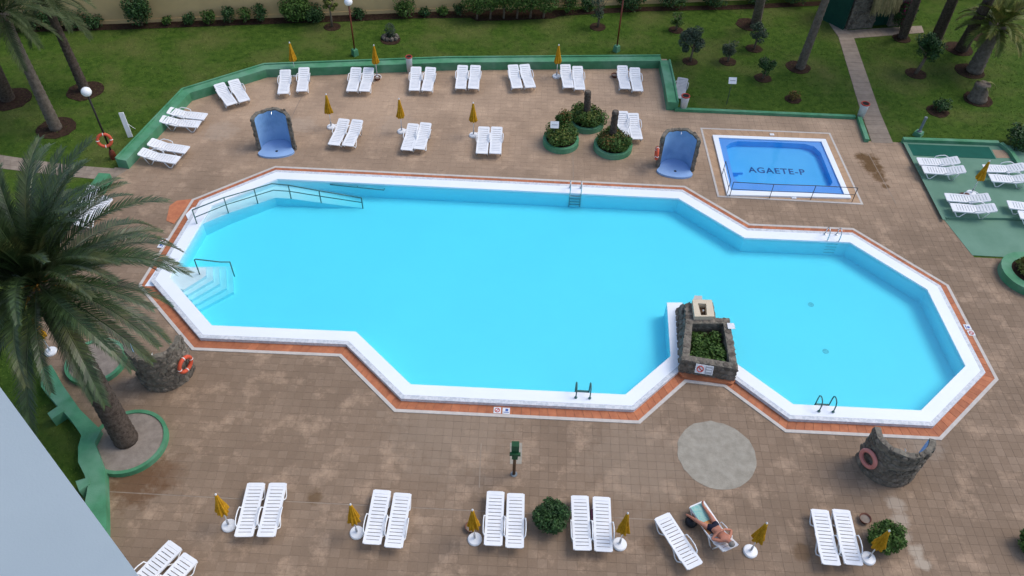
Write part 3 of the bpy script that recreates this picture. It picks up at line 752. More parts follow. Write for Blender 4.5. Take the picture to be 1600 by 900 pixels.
for k in range(9):
    for q in range(3):
        f = (k+.5+(.25 if q % 2 else -.2))/9*2; i0 = min(1, int(f)); w_ = f-i0
        lo_ = bbot[i0].lerp(bbot[i0+1], w_); hi_ = btop[i0].lerp(btop[i0+1], w_); pp = lo_.lerp(hi_, (q+.5)/3)
        tn = (hi_-lo_).cross(bbot[i0+1]-bbot[i0]); tn = -tn if tn.z < 0 else tn
        put_stone(bt_, pp, tn, rnd.uniform(.26, .38), rnd.uniform(.24, .34), .08)
# rear block with beige channel
RBk = [G(*p, .9) for p in [(1072, 498), (1120, 498.5), (1115, 470), (1072, 472)]]
rp = [xy(p-fo0) for p in RBk]
rb = MB().prism(rp, FZ, .80).build('rear_block', 'mortar', ft)
rc = ccw(rp)
for i in range(4): face_stones(rb, rc[i], rc[(i+1) % 4], .0, .80)
for q in range(3):
    for r_ in range(4):
        pp = Vector(rp[0]).lerp(Vector(rp[1]), .06+.14*q).lerp(Vector(rp[3]).lerp(Vector(rp[2]), .06+.14*q), (r_+.5)/4); put_stone(rb, (pp.x, pp.y, .80), (0, 0, 1), .26, .26, .08)
ch = [xy(G(*p, 1.0)-fo0) for p in [(1085, 496), (1116, 496), (1112, 470), (1081.5, 469.5)]]
ci = [xy(G(*p, 1.0)-fo0) for p in [(1095, 494), (1104.5, 494), (1103, 476), (1090, 475.5)]]
b = MB(); hollow(b, ch, ci, .78, 1.06, .70); b.build('water_channel', 'beige_render', ft)
MB().prism(offset(ci, -.004), .5, .82).build('channel_floor', 'brown_post', ft)
MB().tube([(*[(ci[0][k]+ci[2][k])/2 for k in (0, 1)], .82), (*[(ci[0][k]+ci[2][k])/2 for k in (0, 1)], 1.02)], .035, 8).build('nozzle', 'steel', ft, True)
MB().prism([xy(G(*p, 1.0)-fo0) for p in [(1083, 468.5), (1097, 469), (1097, 463), (1085, 462.5)]], .6, 1.03).build('spout_slab', 'pale_stone', ft)
b = MB(); b.prism([xy(G(*p, .0)-fo0) for p in [(1058, 583), (1150, 596), (1143, 603), (1066, 592)]], .0, .14); b.build('step', 'terracotta', ft)
# sign on the fountain front
d = (FT[1]-FT[0]).normalized(); nf = Vector((d.y, -d.x, 0)); sp = FT[0].lerp(FT[1], .42)+nf*.13; sp.z = .66
sg = thing('fountain_sign', 'white prohibition sign with red ring on the front of the stone fountain', 'sign', sp, math.atan2(d.y, d.x))
MB().box((0, 0, 0), (.66, .03, .36), M=Matrix.Rotation(math.radians(-30), 4, 'X')).build('plate', 'sign_white', sg)
Mx = Matrix.Rotation(math.radians(-30), 4, 'X')
b = MB().torus((-.15, -.02, 0), .115, .02, (0, 1, 0), 20, 5); b.v = [tuple(Mx @ Vector(v)) for v in b.v]; b.build('ring_mark', 'sign_red', sg)
MB().box((-.15, -.022, 0), (.2, .014, .035), M=Mx @ Matrix.Translation((-.15, 0, 0)) @ Matrix.Rotation(math.radians(40), 4, 'Y') @ Matrix.Translation((.15, 0, 0))).build('bar_mark', 'sign_red', sg)
MB().box((.17, -.02, 0), (.26, .012, .30), M=Mx).build('text_panel', 'grey_plastic', sg)
MB().box((.17, -.028, .06), (.2, .012, .04), M=Mx).build('text_line', 'sign_white', sg); MB().box((.17, -.028, -.04), (.2, .012, .04), M=Mx).build('text_line', 'sign_white', sg)
rs = FT[1].lerp(FT[2], .82); rs.z = .90
MB().box((0, 0, 0), (.28, .3, .02)).build('small_plate', 'sign_white', None, False, rs); o = bpy.data.objects['small_plate']
tag(o, 'small pale plate lying on the right wall of the stone fountain', 'sign'); o.rotation_euler = (0, 0, YAW)

# ------------------------------------------------------------------ foliage
nprng = np.random.default_rng(5)
def leaves(centers, radii, counts, size, aspect=.5, up=.35, shell=.45):
    V = []; n_tot = 0
    for c, r, k in zip(centers, radii, counts):
        d = nprng.normal(size=(k, 3)); d /= np.linalg.norm(d, axis=1)[:, None]
        rad = shell+(1-shell)*nprng.random(k)**.6
        p = np.array(c)+d*np.array(r)*rad[:, None]
        nn = d*.7+nprng.normal(size=(k, 3))*.6+np.array([0, 0, up]); nn /= np.linalg.norm(nn, axis=1)[:, None]
        a = np.cross(nn, nprng.normal(size=(k, 3))); a /= np.linalg.norm(a, axis=1)[:, None]; bb = np.cross(nn, a)
        s = size*(.6+.8*nprng.random(k))[:, None]
        V.append(np.stack([p-a*s, p-bb*s*aspect+nn*s*.12, p+a*s, p+bb*s*aspect+nn*s*.12], 1))
    v = np.concatenate(V).reshape(-1, 3); n_ = len(v)//4
    b = MB(); b.v = v.tolist(); b.f = [(4*i, 4*i+1, 4*i+2, 4*i+3) for i in range(n_)]; return b
def bush(name, label, p, r, h, n, m, size=.05, cat='bush', group=None, clumps=14, m2=None):
    t = thing(name, label, cat, p, 0, group)
    cs, rs, ks = [], [], []
    for k in range(clumps):
        a = rnd.uniform(0, 6.28); q = math.sqrt(rnd.random())*.72; e = rnd.uniform(.3, .78)
        cs.append((r*q*math.cos(a), r*q*math.sin(a), h*e)); rr = r*rnd.uniform(.3, .5); rs.append((rr, rr, min(h*.3, rr))); ks.append(n//clumps)
    cs.append((0, 0, h*.45)); rs.append((r*.97, r*.97, h*.42)); ks.append(n//3)
    leaves(cs, rs, ks, size).build('foliage', m, t)
    if m2: stuff(leaves([(0, 0, h*.6)], [(r*.85, r*.85, h*.42)], [n//5], size).build('flowers', m2, t))
    b = MB()
    for k in range(5): a = k*1.26; b.tube([(0, 0, -.02), (r*.25*math.cos(a), r*.25*math.sin(a), h*.3), (r*.5*math.cos(a), r*.5*math.sin(a), h*.6)], [.03, .022, .012], 5)
    b.build('stem', 'bark', t); return t
def tree(name, label, p, top, r, n, m, size=.07, group='small trees on the lawn', hc=None, tr=.06, lean=(0, 0)):
    t = thing(name, label, 'tree', p, 0, group); hc = hc or r*.9; zc = top-hc
    L_ = Vector((lean[0], lean[1], zc))
    b = MB(); b.tube([(0, 0, -.03), L_*.45+Vector((.03, -.02, 0)), L_], [tr*1.3, tr, tr*.6], 7)
    for k in range(6):
        a = k*1.05+rnd.uniform(-.3, .3); s0_ = L_*rnd.uniform(.55, .9); b.tube([s0_, s0_+Vector((r*.35*math.cos(a), r*.35*math.sin(a), hc*.4)), s0_+Vector((r*.75*math.cos(a), r*.75*math.sin(a), hc*.8))], [tr*.5, tr*.35, tr*.12], 5)
    b.build('trunk', 'bark', t, True)
    cs, rs, ks = [], [], []
    for k in range(18):
        d = Vector((rnd.gauss(0, 1), rnd.gauss(0, 1), rnd.gauss(0, 1))).normalized()*rnd.uniform(.35, .8)
        cs.append(tuple(L_+Vector((d.x*r, d.y*r, d.z*hc)))); q = r*rnd.uniform(.24, .42); rs.append((q, q, q*.8)); ks.append(n//18)
    leaves(cs, rs, ks, size).build('crown', m, t); return t
def soil_ring(px, py, r, m='soil'):
    c = G(px, py); b = MB(); b.prism(disc(c, r, 22, .06), -.03, .012); return struct(b.build('soil_bed', m))

# frond meshes: leaflets with true thickness fold, drooping rachis
def frond_mesh(seed, L_=4.0, a0=50, droop=70, nl=46, ll=.55, wl=.034, m='frond', rw=.03):
    r = random.Random(seed); P = []; ang = math.radians(a0); p = Vector((.12, 0, 0)); n = 22
    for i in range(n+1):
        P.append(p.copy()); p = p+Vector((math.cos(ang), 0, math.sin(ang)))*L_/n; ang -= math.radians(droop)/n*(.45+1.1*i/n)
    b = MB(); sway = r.uniform(-.12, .12)
    P = [Vector((q.x, sway*(q.x**2)/L_, q.z)) for q in P]
    b.tube(P, [rw*(1-.85*i/n) for i in range(n+1)], 4)
    for i in range(nl):
        t = .13+.87*i/nl; f = t*n; k = min(n-1, int(f)); q = P[k].lerp(P[k+1], f-k); tg = (P[k+1]-P[k]).normalized()
        sd_ = Vector((0, 1, 0)); upv = tg.cross(sd_).normalized()*-1
        if upv.z < 0: upv = -upv
        ln = ll*(math.sin(math.pi*min(1, .12+.82*t))**.6)*r.uniform(.85, 1.1)
        for s_ in (-1, 1):
            fwd = .75+.9*t; d = (sd_*s_*1.0+tg*fwd+upv*r.uniform(.25, .5)).normalized()
            e = q+d*ln*.55; tip = q+d*ln+Vector((0, 0, -ln*r.uniform(.04, .18))); w = tg*wl*.5
            n0 = len(b.v); b.v += [tuple(q-w), tuple(q+w), tuple(e+w*1.1), tuple(e-w*1.1), tuple(tip)]
            b.f += [(n0, n0+1, n0+2, n0+3), (n0+3, n0+2, n0+4)]
    return b.mesh('frond', m)
def palm(name, label, base, top, r0, r1, fronds, meshes, m='trunk', group=None, scale=1.0, skirt=True, tm=None, a0=0.0, rim=.0):
    t = thing(name, label, 'palm tree', base, 0, group); d = top-base; b = MB(); n = max(8, int(d.length/.14)); path = []; rr = []
    for i in range(n+1):
        f = i/n; path.append(d*f+Vector((0, 0, -.05 if i == 0 else 0))); w = r0+(r1-r0)*min(1, f*1.6)
        if f > .86 and d.length > 2: w *= 1+.9*(f-.86)/.14*.6
        rr.append(w*(1+(.07 if i % 2 else -.03)))
    b.tube(path, rr, 14); b.build('trunk', m, t, True)
    for k in range(fronds):
        f = k/fronds; cl = min(len(meshes)-1, int(f**1.22*len(meshes))); o = ob('frond', rnd.choice(meshes[cl]), t, d+Vector((0, 0, .1-.25*f)))
        o.rotation_euler = (rnd.uniform(-.15, .15), rnd.uniform(-.1, .1), a0+k*2.39996+rnd.uniform(-.15, .15)); s_ = scale*rnd.uniform(.88, 1.08); o.scale = (s_, s_, s_)
    return t

# ------------------------------------------------------------------ loungers
LEN = 1.92
def lounger_parts(alpha, m='white_plastic'):
    y0, yh, y1 = -LEN/2, .18, LEN/2; ca, sa = math.cos(alpha), math.sin(alpha); zs = .33
    def prof(y):
        if y <= yh: return (y, zs+.015*math.sin((y-y0)*2.2))
        return (yh+(y-yh)*ca, zs+.015*math.sin((yh-y0)*2.2)+(y-yh)*sa)
    parts = []; ys = [y0, -.7, -.45, -.2, 0, yh, .4, .65, .85, y1]
    for sx in (-1, 1):
        b = MB(); xs = [sx*.235, sx*.325]
        xs.sort(); pr = [prof(y) for y in ys]
        for i in range(len(pr)-1):
            (a, za), (c, zc) = pr[i], pr[i+1]; n0 = len(b.v)
            b.v += [(x, y, z+dz) for (y, z) in ((a, za), (c, zc)) for x in xs for dz in (-.045, .012)]
            b.f += [(n0+1, n0+5, n0+7, n0+3), (n0, n0+2, n0+6, n0+4), (n0, n0+4, n0+5, n0+1), (n0+2, n0+3, n0+7, n0+6)]
            if i == 0: b.f.append((n0, n0+1, n0+3, n0+2))
            if i == len(pr)-2: b.f.append((n0+4, n0+6, n0+7, n0+5))
        parts.append(('side_rail', b.mesh('side_rail', m)))
    K = 15; pitch = LEN/K
    for k in range(K):
        ya, yb = y0+k*pitch+.004, y0+(k+1)*pitch-.020
        end = k in (0, K-1)
        if k == 0: ya = y0-.02; yb += .02
        if k == K-1: yb = y1+.03
        (a, za), (c, zc) = prof(ya), prof(yb); b = MB()
        w = .236
        if end:      # rounded end board
            e_, i_ = (a, c) if k == 0 else (c, a); ze, zi = (za, zc) if k == 0 else (zc, za); dy = (i_-e_)
            pts = [(-w, i_, zi), (-w-.085, i_-dy*.2, zi+(ze-zi)*.2), (-w-.085, i_-dy*.62, zi+(ze-zi)*.62), (-w-.03, e_, ze), (w+.03, e_, ze), (w+.085, i_-dy*.62, zi+(ze-zi)*.62), (w+.085, i_-dy*.2, zi+(ze-zi)*.2), (w, i_, zi)]
            n0 = len(b.v); q = len(pts); b.v += [(x, y, z+.016) for x, y, z in pts]+[(x, y, z-.02) for x, y, z in pts]
            tf = tuple(range(q)); b.f += [tf if k else tf[::-1], tuple(range(2*q-1, q-1, -1)) if k else tuple(range(q, 2*q))]
            b.f += [(i, i+q, (i+1) % q+q, (i+1) % q) for i in range(q)]
        else:
            b.v = [(x, y, z+dz) for dz in (-.012, .008) for (x, y, z) in ((-w, a, za), (w, a, za), (w, c, zc), (-w, c, zc))]
            b.f = [(3, 2, 1, 0), (4, 5, 6, 7)]+[(i, (i+1) % 4, 4+(i+1) % 4, 4+i) for i in range(4)]
        parts.append(('slat', b.mesh('slat', m)))
    for sx in (-1, 1):
        for yc, e in ((-.62, -1), (.42, 1)):
            x = sx*.305; b = MB(); (ya, za), (yb, zb) = prof(yc-.27), prof(yc+.27)
            b.tube([(x, ya, za-.03), (x, yc-.06, .025), (x, yc+.06, .025), (x, yb, min(zb, .42)-.03 if yb < .3 else zb-.03)], .024, 6)
            parts.append(('leg', b.mesh('leg', m, True)))
        b = MB(); (ya, za), (yb, zb) = prof(-.08), prof(.62)
        b.tube([(sx*.325, ya, za-.02), (sx*.375, ya+.05, za+.10), (sx*.385, .15, .50), (sx*.385, .40, .50+sa*.1), (sx*.375, yb-.06, max(.44, zb)), (sx*.325, yb, zb-.02)], .022, 6)
        parts.append(('armrest', b.mesh('armrest', m, True)))
    return parts
KITS = {}
LOUNGERS = []
def lounger(foot, head, label, alpha=8, group='white sun loungers', m='white_plastic', z=0.0, name='sun_lounger'):
    key = (alpha, m)
    if key not in KITS: KITS[key] = lounger_parts(math.radians(alpha), m)
    f = G(*foot, z+.33); h = G(*head, z+.33+math.sin(math.radians(alpha))*.75)
    d = h-f; d.z = 0; d.normalize(); L_ = LEN/2-.18; hx = LEN/2+.18+L_*math.cos(math.radians(alpha))  # plan length
    mid = Vector(((f.x+h.x)/2, (f.y+h.y)/2, 0)); c = mid-d*((L_*math.cos(math.radians(alpha))+.18-LEN/2)/2)
    t = thing(name, label, 'sun lounger', (c.x, c.y, z), math.atan2(d.y, d.x)-math.pi/2, group)
    kit(t, KITS[key]); t.scale = (.91, 1, 1); LOUNGERS.append(t); return t
far = [((443, 141), (445, 115)), ((472, 138.7), (474.5, 110)), ((550.5, 138), (555.5, 110.7)), ((570, 138), (575, 111)), ((647.5, 139), (650, 107.5)), ((667, 139), (672.5, 108.7)),
       ((720, 133.7), (722.5, 107.5)), ((740, 133.7), (742.5, 107.5)), ((808, 135), (802, 104.5)), ((828, 133), (820.5, 105)), ((888, 134), (883.7, 104.5)), ((905.5, 135), (903, 109)), ((976.7, 135), (973, 107)), ((996, 137.5), (992.5, 111))]
ordn = ['first', 'second', 'third', 'fourth', 'fifth', 'sixth', 'seventh']
for i, (f, h) in enumerate(far):
    lounger(f, h, 'white lounger by the far green wall, %s one of the %s pair from left' % ('left' if i % 2 == 0 else 'right', ordn[i//2]), 20)
mid_ = [((523, 222.5), (536, 190.5)), ((545, 223.7), (557, 192)), ((636, 231), (645, 197.5)), ((655, 231), (665, 194.5)), ((753, 236), (756, 202.5)), ((774, 236), (776, 203))]
for i, (f, h) in enumerate(mid_):
    lounger(f, h, 'white lounger in the middle terrace row, %s one of the %s pair from left' % ('left' if i % 2 == 0 else 'right', ordn[i//2]), 16)
lounger((975, 209), (973, 179.5), 'white lounger half hidden behind the planter trunk', 18)
lounger((994.5, 212.5), (990, 182.5), 'white lounger just right of the planter trunk', 18)
left = [((361, 160.7), (343.7, 133.7), 'white lounger by the left green wall, left one of the topmost pair', 14), ((381, 155.5), (365.7, 128), 'white lounger by the left green wall, right one of the topmost pair', 14),
        ((317.5, 182), (268, 173), 'white lounger by the left green wall, upper one of the middle pair', 14), ((308, 194), (256, 186), 'white lounger by the left green wall, lower one of the middle pair', 14),
        ((290, 234), (237, 222), 'white lounger near the left wall end, upper one of the lowest pair', 14), ((276, 250), (222, 237), 'white lounger near the left wall end, lower one of the lowest pair', 14)]
for f, h, lb, al in left: lounger(f, h, lb, al)
lounger((118, 335), (141, 298), 'white lounger beside the green wall stub, partly behind palm fronds', 28)
lounger((134, 343), (158, 318), 'white lounger beneath palm fronds, nearest the pool corner', 8)
right = [((1436, 252), (1496, 250), 'white lounger on green platform, far one of the left upper pair'), ((1446, 265), (1503, 264), 'white lounger on green platform, near one of the left upper pair'),
         ((1541, 263), (1598, 260), 'white lounger on green platform, far one of the right upper pair'), ((1551, 278), (1609, 277), 'white lounger on green platform, near one of the right upper pair'),
         ((1480, 308), (1543, 308), 'white lounger on green platform, far one of the lower pair'), ((1490, 324), (1552, 324), 'white lounger on green platform, near one of the lower pair'),
         ((1580, 320), (1640, 322), 'white lounger at the right picture edge, far one, on green platform'), ((1598, 336), (1658, 338), 'white lounger cut by the right picture edge, near one, on green platform')]
for f, h, lb in right: lounger(f, h, lb, 16, z=.13)
bot = [((400, 757), (381, 836), 'first pair from left, left one'), ((434, 757), (416, 836), 'first pair from left, right one'), ((597, 768), (581, 848), 'second pair from left, left one'), ((629, 773), (615, 853), 'second pair from left, right one'),
       ((774.5, 770), (770.5, 850), 'third pair, left one'), ((806, 772), (804, 855), 'third pair, right one, beside the round bush'), ((906, 778), (910, 856), 'fourth pair, left one, beside the round bush'), ((940, 780), (943, 858), 'fourth pair, right one'),
       ((1280.5, 797), (1299, 882), 'last pair on the right, left one'), ((1314, 797), (1334, 882), 'last pair on the right, right one')]
for f, h, lb in bot: lounger(f, h, 'white slatted lounger in the near row, '+lb, 5)
lounger((1034, 806), (1086, 885), 'white slatted lounger turned askew beside the sunbather', 5)
SB = lounger((1092, 793), (1138, 851), 'white lounger with raised back carrying the sunbather', 24)
lounger((262, 864), (210, 916), 'white slatted lounger at the lower left corner, left one', 5)
lounger((286, 884), (236, 937), 'white slatted lounger at the lower left corner, right one', 5)
lounger((1061, 152), (1067, 124), 'grey lounger lying on the lawn behind the litter bin', 6, m='grey_plastic', name='sun_lounger')
# thin white board propped on the lawn
p = G(204, 214); q = G(189, 176, 1.3)
t = thing('leaning_board', 'narrow white board standing on the lawn behind the green wall', 'board', p)
dd = q-p; sx = Vector((.11, .03, 0)); b = MB(); nn = Vector((.0, -.02, .0))
b.v = [tuple(a+e+k) for k in (nn, -nn) for a, e in ((Vector((0, 0, 0)), -sx), (Vector((0, 0, 0)), sx), (dd, sx), (dd, -sx))]; b.f = [(0, 1, 2, 3), (7, 6, 5, 4)]+[(i, i+4, (i+1) % 4+4, (i+1) % 4) for i in range(4)]
b.build('panel', 'white_plastic', t); MB().tube([dd*.6+Vector((0, .03, 0)), dd*.4+Vector((.05, .6, -dd.z*.4))], .02, 6).build('prop', 'white_plastic', t)

# ------------------------------------------------------------------ parasols
def parasol_parts(seed):
    r = random.Random(seed); ph = r.uniform(0, 6)
    fold = lambda a, z: 1+(.24*math.sin(8*a+ph+z*1.4)+.14*math.sin(5*a+ph*2+z*2.2)+.08*math.sin(3*a+z*5))*min(1, (2-z)*1.6)
    c = MB().lathe([(.02, 1.96), (.05, 1.90), (.07, 1.72), (.095, 1.5), (.125, 1.28), (.16, 1.08), (.18, .95), (.155, .90)][::-1], n=40, fold=fold).mesh('canopy', 'parasol_fabric', True)
    s = MB().torus((0, 0, 1.3), .125, .012, (0, 0, 1), 16, 5).mesh('strap', 'parasol_fabric')
    pole = MB().tube([(0, 0, .05), (0, 0, 1.98)], .02, 8).mesh('pole', 'white_plastic', True)
    tip = MB().lathe([(.03, 1.95), (.034, 1.99), (.012, 2.03)], n=10).mesh('finial', 'white_plastic')
    base = MB().lathe([(.235, 0), (.235, .05), (.21, .085), (.07, .10), (.055, .12)], n=24).mesh('base', 'white_plastic')
    sock = MB().lathe([(.035, .12), (.035, .34)], n=10).mesh('socket', 'grey_plastic')
    return [('canopy', c, [('strap', s)]), ('pole', pole, [('finial', tip)]), ('base', base, [('socket', sock)])]
PK = [parasol_parts(i) for i in range(4)]
def parasol(px, py, label, z=0.0, tilt=(0, 0), sc=1.0):
    t = thing('closed_parasol', label, 'parasol', G(px, py, z), rnd.uniform(0, 6.28), 'closed yellow parasols'); kit(t, rnd.choice(PK)); t.rotation_euler[0] = tilt[0]; t.rotation_euler[1] = tilt[1]; t.scale = (sc,)*3
for i, (x, y) in enumerate([(358, 822), (558, 833), (742, 843), (968, 851), (1172, 862), (1356, 873)]):
    parasol(x, y, 'closed yellow parasol in the near row, %s from left%s' % (ordn[i], ['', '', '', '', ', beside the sunbather', ', in front of a bush'][i]), tilt=(rnd.uniform(-.03, .03), rnd.uniform(-.03, .03)))
for x, y, lb in [(462, 117, 'closed yellow parasol by the far green wall, leftmost'), (589.5, 121, 'closed yellow parasol by the far green wall, middle'), (869.5, 120, 'closed yellow parasol by the far green wall, rightmost'),
                 (518, 199, 'closed yellow parasol in the middle terrace row, left of three'), (628, 206, 'closed yellow parasol in the middle terrace row, middle of three'), (740, 212, 'closed yellow parasol in the middle terrace row, right of three')]:
    parasol(x, y, lb, sc=1.0)
parasol(1517, 303, 'closed yellow parasol standing on the green platform', .13)
parasol(80, 550, 'closed yellow parasol glimpsed under the big palm crown', 0, (0, 0), 1.0)

# ------------------------------------------------------------------ lamps, bins, pots, signs
def lamp(px, py, h, label, m, z=0.0, plinth=True):
    t = thing('globe_lamp', label, 'lamp post', G(px, py, z), 0, 'white globe garden lamps')
    if plinth: MB().lathe([(.22, -.05), (.20, .35), (.17, .38)], n=4).build('plinth', 'green_wall', t)
    else: MB().lathe([(.17, -.05), (.15, .30), (.10, .45), (.07, .5)], n=10).build('plinth', 'lamp_red', t)
    MB().tube([(0, 0, .3), (0, 0, h-.42)], .045, 10).build('pole', m, t, True); MB().lathe([(.06, h-.45), (.11, h-.38), (.20, h-.31), (.10, h-.30)], n=12).build('collar', m, t)
    MB().lathe([(.02+.21*math.sin(a), h-.2-.21*math.cos(a)) for a in [math.pi*i/12 for i in range(13)]], n=20).build('globe', 'globe', t, True); return t
lamp(178, 247, 3.95, 'dark lamp post with white globe by the left wall end, holding a lifebuoy', 'lamp_black', plinth=False)
lamp(555, 86, 3.45, 'red-brown lamp post with white globe behind the far wall', 'lamp_red')
lamp(963, 80, 3.7, 'red-brown lamp post behind the far wall, right of centre', 'lamp_red')
b0 = G(178, 247); lifebuoy(b0+Vector((-.02, -.13, 1.15)), (0.35, -1, .35), 'orange lifebuoy hung on the dark lamp post at left', 'buoy')
def bin_(px, py, label, h=.62, r=.21, lid='bin_red'):
    t = thing('litter_bin', label, 'bin', G(px, py), 0, 'litter bins')
    MB().lathe([(r*.82, 0), (r, h*.95), (r, h)], n=16).build('body', 'bin_white', t, True)
    MB().torus((0, 0, h), r*.95, .035, (0, 0, 1), 18, 6).build('lid_ring', lid, t, True); MB().lathe([(r*.86, h-.01), (r*.86, h+.004)], n=16).build('opening', 'dark_void', t)
bin_(1067, 171, 'white litter bin with red ring beside the short green wall', .85, .22)
bin_(1344, 183, 'white litter bin with dark red ring at the end of the garden path', .85, .22)
bin_(640.5, 113, 'white litter bin with red ring standing against the far green wall', .98, .18)
def pot(px, py, label, r=.2, h=.16):
    t = thing('ash_bowl', label, 'bowl', G(px, py), 0, 'brown ash bowls'); MB().lathe([(r*.7, 0), (r, h), (r*.93, h), (r*.8, h*.55)], n=18).build('bowl', 'brown_pot', t, True); MB().lathe([(r*.8, h*.55), (r*.8, h*.6)], n=18).build('sand', 'sand', t)
pot(736, 826, 'brown ash bowl behind the third near-row parasol'); pot(1350, 813, 'brown ash bowl beside the bush at lower right'); pot(590, 124, 'brown ash bowl under the middle far parasol'); pot(960, 120, 'brown ash bowl by the last far lounger pair')
def sign_post(px, py, h, label, w=.42, hh=.34, m='sign_white'):
    t = thing('garden_sign', label, 'sign', G(px, py)); MB().tube([(0, 0, -.05), (0, 0, h)], .016, 6).build('post', 'rail_dark', t)
    MB().box((0, 0, 0), (w, .025, hh), M=Matrix.Translation((0, -.03, h)) @ Matrix.Rotation(math.radians(-35), 4, 'X')).build('plate', m, t)
    MB().box((0, -.016, 0), (w*.7, .012, hh*.12), M=Matrix.Translation((0, -.03, h)) @ Matrix.Rotation(math.radians(-35), 4, 'X')).build('text_line', 'grey_plastic', t)
sign_post(1135, 163, 1.5, 'small white sign on a thin post in the lawn'); sign_post(864, 229, 1.35, 'small white sign on a post in the left round planter', .42, .34)
p = G(803, 741)
t = thing('tap_post', 'dark green box on a brown post standing on the open deck', 'post', p)
MB().tube([(0, 0, 0), (0, 0, 1.15)], .055, 8).build('post', 'brown_post', t, True); MB().box((0, 0, 1.28), (.20, .18, .36)).build('lower_box', 'green_post', t); MB().box((0, 0, 1.70), (.25, .20, .46)).build('upper_box', 'green_post', t)
MB().box((0, -.13, 1.50), (.36, .10, .10)).build('bracket', 'green_post', t); MB().lathe([(.12, 0), (.12, .03)], n=12).build('foot_plate', 'grey_metal', t)
t = thing('bollard_light', 'grey bollard on a green plinth behind the platform', 'bollard', G(1434, 211))
MB().lathe([(.30, -.02), (.26, .22)], n=4).build('plinth', 'green_wall', t); MB().lathe([(.12, .22), (.12, .27), (.07, .28), (.07, 1.02), (.085, 1.04), (.08, 1.12)], n=14).build('post', 'grey_metal', t)
t = thing('bag', 'round black bag on the paving beside the sunbather', 'bag', G(1079, 818))
MB().lathe([(.10, 0), (.19, .05), (.21, .15), (.15, .25), (.05, .28)], n=16).build('body', 'black_bag', t, True); MB().torus((0, 0, .27), .08, .014, (1, .3, 0), 14, 5).build('strap', 'black_bag', t)
t = thing('pink_cloth', 'crumpled dark pink cloth beside the parasol base on the platform', 'cloth', G(1509, 306, .13))
b = MB(); b.lathe([(.26, 0), (.22, .06), (.1, .1)], n=14, fold=lambda a, z: 1+.25*math.sin(3*a)+.12*math.sin(7*a)); b.build('cloth', 'brown_pot', t, True)
t = thing('purple_towel', 'dark purple towel hanging between the two loungers right of the round bush', 'towel', G(925, 816, 0))
MB().box((0, 0, .17), (.12, .62, .3)).build('towel', 'navy', t)
MATS['plum'] = mat('plum', (.06, .015, .035), None, rough=.9); t.children[0].data.materials[0] = MATS['plum']

# ------------------------------------------------------------------ round planters and bushes
def planter(px, py, R, label, h=.30, fillm='soil', gap=.16, fill_z=.2):
    t = thing('round_planter', label, 'planter', G(px, py)); n = 36
    b = MB(); po, pi = disc((0, 0), R, n), disc((0, 0), R-gap, n); hollow(b, po, pi, -.03, h, fill_z-.05); b.build('rim', 'green_wall', t)
    MB().prism(disc((0, 0), R-gap+.004, n), -.02, fill_z).build('fill', fillm, t); return t
planter(876, 224, .92, 'round green planter at left of the terrace trio')
planter(916, 194, .92, 'round green planter at the back of the terrace trio')
planter(957, 232, .98, 'round green planter at right of the terrace trio')
planter(203, 694, 1.32, 'sand-filled green ring planter around the big palm', .22, 'sand', .13, .17)
planter(152, 568, 1.1, 'sand-filled green ring planter half hidden behind the palm trunk', .2, 'sand', .13, .15)
planter(1606, 434, 1.25, 'round green planter cut by the right picture edge', .38, 'soil', .42, .3)
def zt(p, z): return Vector((p.x, p.y, z))
p = G(876, 224); bush('planter_shrub', 'mixed green shrub filling the left round planter', zt(p, .2), .92, .85, 3400, 'leaf_mid', .06, m2='leaf_yellow')
bush('planter_shrub', 'taller red-tinged shrub rising at the back of the left round planter', zt(p+Vector((.12, .55, 0)), .2), .48, 1.5, 1500, 'leaf_mid', .06, m2='leaf_red')
p = G(916, 194); bush('planter_shrub', 'green shrub around the cut trunk in the back planter', zt(p, .2), .96, .8, 3400, 'leaf_mid', .06, m2='leaf_yellow')
p = G(957, 232); bush('planter_shrub', 'reddish green shrub around the trunk in the right planter', zt(p, .2), .98, .75, 3400, 'leaf_mid', .06, m2='leaf_red')
bush('planter_shrub', 'yellow-green shrub in the planter at the right picture edge', zt(G(1606, 434), .3), .75, .6, 1500, 'leaf_yellow', .07, m2='leaf_red')
def stump(px, py, tp, h, label, r=.17):
    b0 = zt(G(px, py), .2); tt = G(*tp, h); t = thing('cut_trunk', label, 'tree stump', b0); d = tt-b0; nn = 14
    MB().tube([d*i/nn for i in range(nn+1)], [r*(1+(.07 if i % 2 else -.04)) for i in range(nn+1)], 12).build('trunk', 'trunk_dark', t, True)
    MB().lathe([(r*.8, 0), (r*.7, .03)], tuple(d), 10).build('cut_face', 'trunk', t)
stump(916, 194, (918.5, 143), 2.05, 'dark cut palm trunk in the back round planter'); stump(955, 228, (962, 174), 2.15, 'dark cut palm trunk in the right round planter')
bush('round_bush', 'dense round green bush between two lounger pairs in the near row', G(860, 818), .60, 1.0, 6500, 'leaf_dark', .045, clumps=22)
bush('round_bush', 'bright green bush behind the rightmost near parasol', G(1378, 848), .58, .85, 4200, 'leaf_mid', .05, clumps=18)
bush('round_bush', 'green bush cut by the right picture edge near the bottom', G(1606, 858), .45, .8, 2200, 'leaf_mid', .05)
fcen = sum(FT, Vector((0, 0, 0)))/4; fcen.z = .3
fp = thing('fountain_plants', 'leafy green plants filling the stone fountain box', 'plant', fcen)
cs, rs, ks = [], [], []
for k in range(34):
    u_, v_ = rnd.uniform(.08, .92), rnd.uniform(.02, .80); pp = Vector(fin[0]).lerp(Vector(fin[1]), u_).lerp(Vector(fin[3]).lerp(Vector(fin[2]), u_), v_); cs.append((pp.x+fo0.x-fcen.x, pp.y+fo0.y-fcen.y, rnd.uniform(.12, .38)-.1*v_)); rs.append((.26, .26, .16)); ks.append(150)
